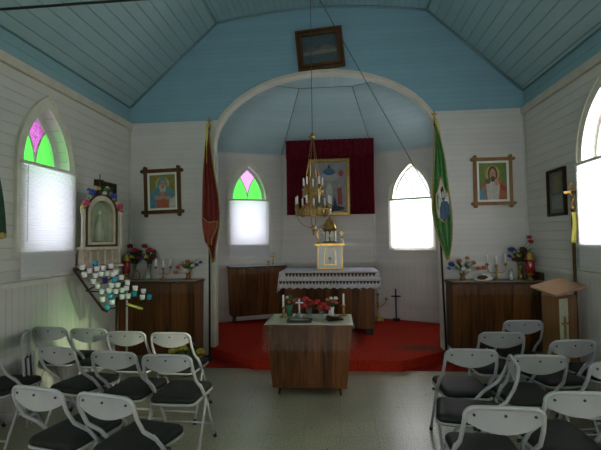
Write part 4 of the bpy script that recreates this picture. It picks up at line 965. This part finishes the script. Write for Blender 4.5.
banner('red_banner', 'dark red brocade church banner furled on the pole left of the arch', 'banner', (-1.735,5.33,3.13), [(0,-.015,.02), (-.25,-.035,.045), (-.6,-.06,.10), (-.9,-.07,.15), (-1.15,-.075,.17), (-1.35,-.06,.16), (-1.5,-.03,.13), (-1.62,.02,.10), (-1.78,.05,.09)], M['red_brocade'], M['goldfr'], .022, red_extra)
pole((PXR,PYR,.009), (1.315,5.38,3.17), 'black pole with gold cross carrying the green banner right of the arch')
M['green_silk'] = noise_plain('green_silk', (.045,.17,.045), (.085,.26,.075), 25, rough=.55)
def green_extra(t, f):
    def g(off):
        def q(u, v):
            c = Vector(f(.20+.72*u, .30+.30*v)); return c+Vector((0, off, 0))
        return q
    q = g(-.014)
    def patch(pts, mat, name, d, lab=None):
        m = MB(); vs = [q(a, b)+Vector((0,-d,0)) for a, b in pts]; c = sum(vs, Vector())/len(vs); vs.append(c); n = len(pts)
        m.add(vs, [(i, (i+1) % n, n) for i in range(n)], mat); return m.build(name, t, lab, fix=False)
    dm = []
    cs = [(0,.35), (.45,0), (1,.35), (.95,.8), (.5,1), (.05,.85)]
    for i in range(6):
        a, b = cs[i], cs[(i+1) % 6]; dm += [(a[0]+(b[0]-a[0])*k/4, a[1]+(b[1]-a[1])*k/4) for k in range(4)]
    patch(dm, M['f_white'], 'emblem_field', .010, 'pale emblem field with gold border')
    MB().tube([q(a, b)+Vector((0,-.012,0)) for a, b in dm], .006, M['goldfr'], 5, closed=True).build('emblem_border', t)
    patch([(.25,.62), (.45,.42), (.72,.40), (.95,.60), (.95,.80), (.5,.98), (.2,.85)], M['blue_robe'], 'emblem_robe', .020, 'blue robe of the emblem figure')
    patch([(.38,.22), (.55,.16), (.68,.28), (.60,.42), (.42,.42)], M['brown_hair'], 'emblem_head', .024, 'brown haired head of the emblem figure')
    patch([(.45,.27), (.56,.24), (.62,.32), (.55,.40), (.46,.38)], M['f_white'], 'emblem_face', .028)
    MB().tube([(.0,-.03,.06), (.02,-.03,.0), (.03,-.035,-.10)], [.02,.016,.006], M['bright_yellow'], 6).build('ribbon', t, 'yellow ribbon')
M['blue_robe'] = P((.03,.08,.16)); M['brown_hair'] = P((.08,.035,.02))
banner('green_banner', 'green silk banner with a figure emblem furled on the pole right of the arch', 'banner', (1.318,5.345,3.08), [(0,-.015,.02), (-.25,-.03,.06), (-.5,-.05,.10), (-.85,-.075,.13), (-1.1,-.085,.16), (-1.3,-.06,.17), (-1.45,-.02,.16), (-1.6,.04,.14), (-1.72,.09,.12)], M['green_silk'], M['goldfr'], .022, green_extra, ph=1.)
# near left flag
pole((-2.76,2.62,.0), (-2.76,2.62,2.75), 'dark pole of the bottle green flag at the left edge of the picture', mat='frame_dark', cross=False)
M['bottle_green'] = noise_plain('bottle_green_cloth', (.006,.035,.018), (.012,.055,.028), 20, rough=.7)
t = thing('green_flag', 'dark bottle green flag with gold fringe at the left picture edge', 'flag', (-2.72,2.62,2.60))
def ff(u, v):
    L_ = .07+.13*sin(pi*min(1, v*.55+.05)); return (u*L_*1.0, .02+u*.22*(.3+.7*v)+.02*sin(u*14+v*2), -v*(.90+.10*(1-u)))
MB().grid(30, 20, ff, M['bottle_green']).build('fabric', t, solid=.004)
m = MB(); m.grid(30, 3, lambda u, v: tuple(Vector(ff(u, 1))+Vector((0,0,-.05*v+.02))+Vector((.004,0,0))), M['goldfr']); m.build('fringe', t, 'gold fringe', solid=.004)

# ------------------------------------------------------------------ chandelier and its rope
CX, CY = -.285, 5.0
t = thing('chandelier', 'two tiered gilt chandelier hanging on a wire in front of the altar painting', 'chandelier', (CX,CY,0))
zc_ = ZT+.13*(1-((CX-mx)/hw)**2)
MB().tube([(0,0,2.93), (0,0,zc_-.004)], .004, M['cable'], 6).build('wire', t)
MB().lathe([(.004,2.97), (.02,2.95), (.035,2.925), (.05,2.91), (.02,2.885), (.008,2.87)], M['brass']).build('crown', t)
m = MB()
for i in range(4):
    a = 2*pi*i/4+.5; m.tube([(.015*cos(a),.015*sin(a),2.88), (.115*cos(a),.115*sin(a),2.24)], .005, M['brass'], 5)
    m.tube([(.115*cos(a),.115*sin(a),2.2), (.08*cos(a+.5),.08*sin(a+.5),2.1), (.20*cos(a),.20*sin(a),1.97)], .005, M['brass'], 5)
m.build('chains', t)
def tier(R, z, n, sz, ch, seed):
    m = MB()
    for zz in (z-.03, z+.03): m.tube([(R*cos(2*pi*i/36), R*sin(2*pi*i/36), zz) for i in range(36)], .008, M['gilt'], 6, closed=True)
    for i in range(n*3):
        a = 2*pi*i/(n*3); m.box((R*cos(a), R*sin(a), z), (.006,.022,.05), M['gilt'], rz=a)
    m.build('ring', t, 'pierced gilt ring')
    for i in range(n):
        a = 2*pi*(i+.3)/n; p = (R*cos(a), R*sin(a))
        q = MB(); q.box((p[0],p[1],z), (.012,.05,.10), M['gilt'], rz=a); q.lathe([(.008,0), (.022,.01), (.020,.02), (.012,.022), (.013,.06), (.010,.06)], M['gilt'], (p[0],p[1],z+.04), 8); s_ = q.build('candle_socket', t)
        MB().lathe([(.0105,z+.10), (.0105,z+.10+ch-.012), (.004,z+.10+ch)], M['candle'], (p[0],p[1],0), 8).build('candle', s_, 'white candle')
tier(.125, 2.20, 5, 1, .10, 1); tier(.222, 1.96, 9, 1, .10, 2)
m = MB()
for i in range(4):
    a = 2*pi*i/4+.2; m.tube([(.20*cos(a)*cos(pi/2*j/6), .20*sin(a)*cos(pi/2*j/6), 1.93-.17*sin(pi/2*j/6)) for j in range(7)], .005, M['brass'], 5)
m.build('arms', t); MB().lathe([(.005,1.80), (.02,1.79), (.035,1.76), (.02,1.73), (.01,1.71), (.016,1.69), (.003,1.67)], M['brass']).build('pendant', t)
o = MB().tube([(CX+.015,CY,zc_-.03), (AC+AA-.03,D-.03,2.02)], .0045, M['cable'], 6).build('chandelier_rope')
tag(o, 'thin grey rope running from the chandelier pulley down to the right side of the arch', 'rope')
t = thing('ceiling_pulley', 'small dark pulley on the nave ceiling above the chandelier', 'pulley', (CX,CY,zc_-.004))
MB().lathe([(.03,0), (.03,-.02), (.012,-.02), (.012,-.05)], M['dark']).build('block', t)

# ------------------------------------------------------------------ shrine and votive rack on the left
fnS = lambda y, z, t: Vector((XL+t, y, z))
t = thing('shrine', 'cream arched shrine niche with a small statue, on a bracket at the left wall', 'shrine', (-2.80,4.47,1.34), radians(-45)); t.scale = (1,.84,1.04)
SHR = Matrix.Translation((-2.80,4.47,1.34)) @ Matrix.Rotation(radians(-45), 4, 'Z') @ Matrix.Diagonal((1,.84,1.04,1))
s0 = Vector((XL+.002,4.58,1.36)); q = lambda u, v, d: Vector((d, -u, v)) if False else Vector((d, u, v))
DP2 = .20
body_o = [(-.20,.22), (.20,.22), (.20,.58)] + [(.20*cos(pi*i/12), .58+.22*sin(pi*i/12)) for i in range(1,12)] + [(-.20,.58)]
body_i = [(-.135,.27), (.135,.27), (.135,.56)] + [(.135*cos(pi*i/12), .56+.165*sin(pi*i/12)) for i in range(1,12)] + [(-.135,.56)]
MB().ring(body_o, body_i, lambda u, v, d: q(u, v, d), .0, DP2, M['cream']).build('niche', t, 'cream arched niche')
MB().ring([(u*1.0, v) for u, v in body_o], [(u*.86, .27+(v-.22)*.88 if v > .3 else .245) for u, v in body_o], lambda u, v, d: q(u, v, d), DP2, DP2+.006, M['frame_dark']).build('dark_moulding', t)
M['niche_back'] = noise_plain('niche_back', (.05,.06,.035), (.12,.12,.08), 9, rough=.4); M['niche_fig'] = noise_plain('statue_paint', (.20,.20,.15), (.34,.33,.26), 14)
MB().prism(body_i, lambda u, v, d: q(u, v, d), .0, .03, M['niche_back']).build('niche_back', t)
MB().ring([(u*1.04, v*1.0+.0) for u, v in body_i], body_i, lambda u, v, d: q(u, v, d), DP2, DP2+.012, M['gilt']).build('gilt_rim', t)
MB().prism(body_i, lambda u, v, d: q(u, v, d), DP2-.02, DP2-.016, M['pane_dull']).build('glass_front', t)
for s in (-1, 1):
    m = MB(); m.lathe([(.028,.20), (.032,.22), (.022,.24), (.020,.56), (.032,.585), (.034,.62)], M['cream'], (DP2+.015, s*.235, 0), 12)
    m.lathe([(.022,.62), (.010,.66), (.016,.68), (.003,.70)], M['cream'], (DP2+.015, s*.235, 0), 10); m.build('column', t, 'cream column')
for s in (-1, 1):
    m = MB()
    for i in range(5): m.ball((DP2-.02, s*(.235-.045*i*.9), .64+.055*i), .030, M['cream'], 8, 5)
    m.build('crocket', t, 'cream scroll ornament')
MB().box((DP2/2,0,.205), (DP2+.06,.54,.03), M['cream']).build('shelf', t); MB().box((DP2/2,0,.012), (DP2+.06,.54,.024), M['cream']).build('shelf', t)
MB().box((.04,0,.11), (.06,.50,.17), M['cream']).build('back_board', t)
m = MB()
for i in range(6):
    y = -.225+.09*i; m.lathe([(.014,.025), (.018,.04), (.008,.06), (.018,.10), (.008,.15), (.018,.17), (.014,.19)], M['cream'], (DP2,y,0), 8)
m.build('balusters', t, 'row of cream balusters')
m = MB(); m.lathe([(.05,.28), (.055,.34), (.04,.48), (.03,.54), (.008,.57)], M['niche_fig'] if 'niche_fig' in M else M['cream'], (.08,0,0), 10); m.ball((.08,0,.60), .028, M['cream']); m.build('statue', t, 'small standing robed statue')
MB().prism([(-.12,-.16), (.12,-.16), (.24,0), (-.24,0)], lambda u, v, d: q(u, v, d), 0, .14, M['cream']).build('bracket', t)
tag_ = thing('crest_flowers', 'blue, pink and yellow artificial flowers crowning the wall shrine', 'flowers', tuple(SHR @ Vector((DP2+.02,0,.80))), radians(-45)); tag_.scale = (1,.90,1)
rnd = random.Random(5)
for y, z, r, c in ((-.12,-.0,.046,'blue'), (-.19,-.12,.050,'pink'), (-.05,.05,.03,'yellow'), (.04,.04,.034,'leaf'), (.13,-.03,.044,'blue'), (.20,-.15,.046,'pink'), (-.23,-.17,.028,'yellow'), (.02,.0,.03,'white'), (.22,-.20,.026,'pink'), (-.16,.03,.025,'blue')):
    m = MB(); petal_ball(m, (.02,y,z), r, M['f_'+c], rnd); m.build('bloom', tag_, 'bloom')
m = MB()
for i in range(24):
    a = pi*rnd.random(); k = .20+.06*rnd.random(); leaf(m, (.0,-cos(a)*.16,-.22+sin(a)*.20), (.03*rnd.random(),-cos(a)*k,-.22+sin(a)*(k+.06)), .016, M['f_dleaf'])
m.build('foliage', tag_)
t = thing('shrine_cross', 'thin dark cross rising above the wall shrine', 'cross', tuple(SHR @ Vector((DP2-.10,0,.80))), radians(-45))
MB().box((0,0,.11), (.008,.010,.26), M['frame_dark']).build('upright', t); MB().box((0,0,.17), (.008,.085,.010), M['frame_dark']).build('crossbar', t)

cups = [(-2.74, 4.1, 1.35, 0), (-2.65, 4.19, 1.39, 1), (-2.63, 4.19, 1.33, 0), (-2.58, 4.23, 1.33, 0), (-2.52, 4.28, 1.35, 0), (-2.68, 4.14, 1.31, 0), (-2.715, 4.10, 1.27, 0), (-2.47, 4.3, 1.28, 0), (-2.54, 4.24, 1.27, 0), (-2.492, 4.275, 1.26, 0), (-2.63, 4.165, 1.255, 0), (-2.585, 4.2, 1.27, 0), (-2.64, 4.14, 1.195, 0), (-2.55, 4.21, 1.2, 2), (-2.47, 4.27, 1.2, 1), (-2.42, 4.32, 1.22, 0), (-2.6, 4.16, 1.14, 0), (-2.49, 4.24, 1.14, 0), (-2.44, 4.28, 1.14, 0), (-2.36, 4.34, 1.16, 0), (-2.365, 4.33, 1.10, 0), (-2.56, 4.17, 1.08, 0), (-2.505, 4.22, 1.085, 0), (-2.45, 4.26, 1.07, 0), (-2.40, 4.3, 1.08, 0), (-2.29, 4.38, 1.09, 0), (-2.295, 4.37, 1.03, 1), (-2.22, 4.435, 1.05, 0), (-2.225, 4.42, .985, 0), (-2.395, 4.29, 1.01, 0), (-2.345, 4.325, 1.01, 0), (-2.55, 4.17, .995, 0), (-2.485, 4.215, 1.025, 1), (-2.47, 4.22, .96, 0), (-2.50, 4.18, .91, 1), (-2.16, 4.46, .98, 1)]
A_, B_, C_ = Vector((-2.85,4.03,1.39)), Vector((-2.5,4.17,.92)), Vector((-2.1,4.5,.99)); nrm_ = (B_-A_).cross(C_-A_).normalized()
if nrm_.y > 0: nrm_ = -nrm_
t = thing('votive_rack', 'dark wooden votive stand on a post holding rows of small cups', 'stand', (-2.47,4.30,0))
o0 = Vector((-2.47,4.30,0)); back = -nrm_*.040
m = MB(); E = [Vector((-2.80,4.06,1.33)), Vector((-2.70,4.105,1.10)), Vector((-2.53,4.155,.89)), Vector((-2.12,4.49,.93)), Vector((-2.14,4.475,1.0)), Vector((-2.44,4.32,1.26)), Vector((-2.50,4.29,1.32))]
pl_ = []
for p in E:
    pp = p - nrm_*((p-A_).dot(nrm_)); pl_.append(pp+back-o0)
for a_, b_, q0, q1 in ((0,6,0,0), (1,5,.1,0), (1,4,.9,.1), (2,3,.1,0)):
    pa = pl_[a_]; pb = pl_[b_]; MB().tube([pa, pb], .008, M['frame_dark'], 6).build('cross_rail', t)
m = MB(); m.tube([pl_[0]+Vector((0,0,.02)), pl_[0], pl_[1]+Vector((.02,0,.02)), pl_[2], pl_[2]+Vector((.05,0,-.02))], .014, M['frame_dark'], 6); m.build('edge_rail', t)
for x, y, z, kx in cups:
    m = MB(); pt = Vector((x,y,z)); pt -= nrm_*((pt-A_).dot(nrm_)); base = Vector((x,y,z-.027))-o0
    m.lathe([(.027,-.006), (.027,-.001)], M['frame_dark'], tuple(base), 10); m.tube([base+Vector((0,0,-.003)), base+Vector((0,0,-.003))-nrm_*.045], .006, M['frame_dark'], 5); m.build('cup_ledge', t)
MB().tube([(0,.02,1.0), (0,.02,.02)], .018, M['frame_dark'], 8).build('post', t); MB().lathe([(.16,0), (.15,.02), (.03,.04)], M['frame_dark'], (0,.02,0)).build('base', t)
def cup_mesh(mat):
    return MB().lathe([(.020,0), (.025,.004), (.029,.055), (.026,.055), (.020,.012), (.003,.01)], M[mat], n=12)
protos = {}
for x, y, z, kx in cups:
    lab = ('frosted white votive cup among the rows on the dark stand', 'turquoise blue votive cup among the rows on the dark stand', 'dark navy votive cup in the middle of the dark stand')[kx]
    if kx not in protos:
        o = cup_mesh(('cup_w','cup_b','cup_n')[kx]).build('votive_cup'); protos[kx] = o
    else: o = protos[kx].copy(); COL.objects.link(o)
    o.location = (x, y, z-.027); tag(o, lab, 'cup', ('white votive cups on the stand', 'blue votive cups on the stand', 'navy votive cup on the stand')[kx])
t = thing('offering_box', 'shiny yellow offering slip box fixed at the lower edge of the votive stand', 'box', (-2.27,4.33,.885), radians(25))
MB().box((0,0,.012), (.15,.055,.02), M['bright_yellow'], rx=0, ry=radians(22)).build('tray', t); MB().box((.05,0,-.005), (.08,.07,.014), M['bright_yellow'], ry=radians(22)).build('lip', t)
MB().box((-.05,.06,.02), (.02,.12,.012), M['frame_dark']).build('bracket', t)
# white post behind the rack (side of the wall corner pipe)
tag(MB().tube([(-2.78,5.10,.0), (-2.78,5.10,1.04)], .014, M['wtrim'], 8).build('white_post'), 'thin white upright post at the left end of the left cabinet', 'post')

# ------------------------------------------------------------------ lectern, staff, flowers on the floor
t = thing('lectern', 'wooden lectern with a slanted pale top at the right wall', 'lectern', (2.225,4.285,0), radians(27))
MB().box((.03,.02,.52), (.26,.18,1.0), M['oak'], taper=(1,1)).build('body', t, 'wooden body')
MB().box((-.045,-.078,.52), (.11,.012,.96), M['lect_front'] if 'lect_front' in M else M['cloth']).build('front_cloth', t, 'pale cloth strip down the front')
m = MB(); vs = [(-.225,-.135,1.035), (.225,-.135,1.10), (.225,.135,1.165), (-.225,.135,1.10)]
m.add(vs+[(a,b,c+.018) for a, b, c in vs], [(3,2,1,0), (4,5,6,7), (0,1,5,4), (1,2,6,5), (2,3,7,6), (3,0,4,7)], M['oak_top']); m.build('top', t, 'pale pinkish wood top')
m = MB(); m.box((-.045,-.088,.72), (.022,.008,.22), M['gilt']); m.box((-.045,-.088,.76), (.09,.008,.022), M['gilt']); m.build('cross_emblem', t, 'gold cross on the front')
p = MB(); waved_drop(p, -.225, .225, 1.0, .80, -.142, .010, M['plastic'], 20, 61, fl=.01); p.build('plastic_cover', t, 'clear plastic hanging from the top')
t = thing('processional_cross', 'brown processional staff with gold crucifix and yellow ribbon at the right wall', 'cross', (2.475,4.44,0))
MB().tube([(0,0,0), (0,0,1.92)], .016, M['staff'] if 'staff' in M else M['frame_brown'], 8).build('staff', t)
m = MB(); m.box((0,0,2.03), (.026,.016,.30), M['gold']); m.box((0,0,2.08), (.17,.016,.026), M['gold']); m.ball((0,0,1.92), .028, M['gold']); m.build('crucifix', t, 'gold crucifix')
m = MB(); m.tube([(0,-.012,2.04), (0,-.014,2.00), (0,-.012,1.95)], [.012,.014,.008], M['brass'], 6); m.tube([(-.045,-.012,2.07), (0,-.014,2.045), (.045,-.012,2.07)], .006, M['brass'], 5); m.build('corpus', t)
MB().grid(8, 14, lambda u, v: (-.03+.055*u+.012*sin(v*5), -.022-.012*sin(u*pi), 1.87-.32*v), M['bright_yellow']).build('ribbon', t, 'yellow satin ribbon', solid=.003)

t = thing('floor_bouquet', 'yellow and blue flowers in a low pot on the floor before the left cabinet', 'flowers', (-1.83,4.78,0))
MB().lathe([(.08,0), (.10,.02), (.12,.16), (.125,.17), (.10,.17)], M['dark'], n=14).build('pot', t)
rnd = random.Random(9); m = MB()
for i in range(20):
    a = rnd.random()*2*pi; leaf(m, (0,0,.16), (cos(a)*.2,sin(a)*.14,.18+.14*rnd.random()), .02, M['f_leaf'])
m.build('foliage', t)
for x, y, z, r, c in ((-.20,0,.27,.05,'yellow'), (-.05,-.02,.32,.055,'yellow'), (.16,0,.27,.055,'yellow'), (.17,-.03,.19,.045,'yellow'), (.06,.0,.36,.03,'lblue'), (-.12,-.03,.30,.035,'yellow'), (-.03,-.08,.14,.03,'lblue')):
    m = MB(); petal_ball(m, (x,y,z), r, M['f_'+c], rnd); m.build('bloom', t, 'yellow bloom' if c == 'yellow' else 'light blue bloom')

# doors in the rear wall, standing open outwards
d1 = struct(MB().box((-1.08,YB-.60,1.16), (.05,.88,2.30), M['wtrim']).build('door_1')); d2 = struct(MB().box((.78,YB-.60,1.16), (.05,.88,2.30), M['wtrim']).build('door_2'))
struct(MB().box((-.2,YB-1.2,-.06), (6,2.2,.1), M['carpet'] if False else M['floor']).build('floor_porch'))

# ------------------------------------------------------------------ daylight
w = bpy.data.worlds.new('sky'); sc.world = w; w.use_nodes = True
bg = w.node_tree.nodes['Background']; bg.inputs[0].default_value = (.88,.92,1.0,1); bg.inputs[1].default_value = 1.6
def area(name, loc, rot_to, sx, sy, power, col=(1,1,1)):
    l = bpy.data.lights.new(name, 'AREA'); l.shape = 'RECTANGLE'; l.size = sx; l.size_y = sy; l.energy = power; l.color = col
    o = bpy.data.objects.new(name, l); COL.objects.link(o); o.location = loc
    o.rotation_euler = Vector(rot_to).to_track_quat('-Z', 'Y').to_euler(); return o
K = 1.0
def winlight(fn, c, z0, z2, L, col, w=.9, dist=.30):
    """daylight lying just outside a window; L = radiance"""
    p = fn(c, (z0+z2)/2, .24+dist); d = Vector(fn(c, 2, 0))-Vector(fn(c, 2, 1)); h = z2-z0+.5
    return area('daylight', p, d, w+.3, h, L*pi*(w+.3)*h, col)
LAV = (.92,.92,1.0); WRM = (1.0,.98,.94)
winlight(fnL, WL, SILL, APX, 1.75, LAV); winlight(fnR, WR, SILL, APX, 11.0, WRM)
winlight(fAL, sL, 1.56, 3.0, 2.0, LAV); winlight(fAR, sR, 1.44, 2.97, 15.0, WRM)
for y in wins(WL)[1:]: winlight(fnL, y, SILL, APX, 7.0, (1,1,.98))
for y in wins(WR)[1:]: winlight(fnR, y, SILL, APX, 10.0, WRM)
sl = bpy.data.lights.new('sun', 'SUN'); sl.energy = 5.0; sl.angle = radians(7); sl.color = (1,.98,.88); so = bpy.data.objects.new('sun', sl); COL.objects.link(so); so.rotation_euler = Vector((-5.5,2.95,-1.78)).to_track_quat('-Z', 'Y').to_euler()
area('daylight_door', (-.15,YB-1.3,1.3), (0,1,.05), 1.9, 2.3, 6.3*pi*1.9*2.3, (1.0,.99,.95))

# ------------------------------------------------------------------ camera
yaw, pitch, roll, F = .0897, .0364, -.0134, 400.
fw = Vector((-sin(yaw)*cos(pitch), cos(yaw)*cos(pitch), sin(pitch))); rt = Vector((cos(yaw), sin(yaw), 0)); up = rt.cross(fw)
r2 = rt*cos(roll)+up*sin(roll); u2 = -rt*sin(roll)+up*cos(roll)
cd = bpy.data.cameras.new('camera'); cam = bpy.data.objects.new('camera', cd); COL.objects.link(cam)
cam.matrix_world = Matrix(((r2.x,u2.x,-fw.x,0), (r2.y,u2.y,-fw.y,0), (r2.z,u2.z,-fw.z,1.62), (0,0,0,1)))
cd.sensor_fit = 'HORIZONTAL'; cd.sensor_width = 36; cd.lens = 36*F/601; cd.clip_start = .05
sc.camera = cam
sc.view_settings.view_transform = 'Standard'; sc.view_settings.look = 'None'; sc.view_settings.gamma = 1; sc.view_settings.exposure = .18
try: sc.view_settings.use_curve_mapping = False
except Exception: pass
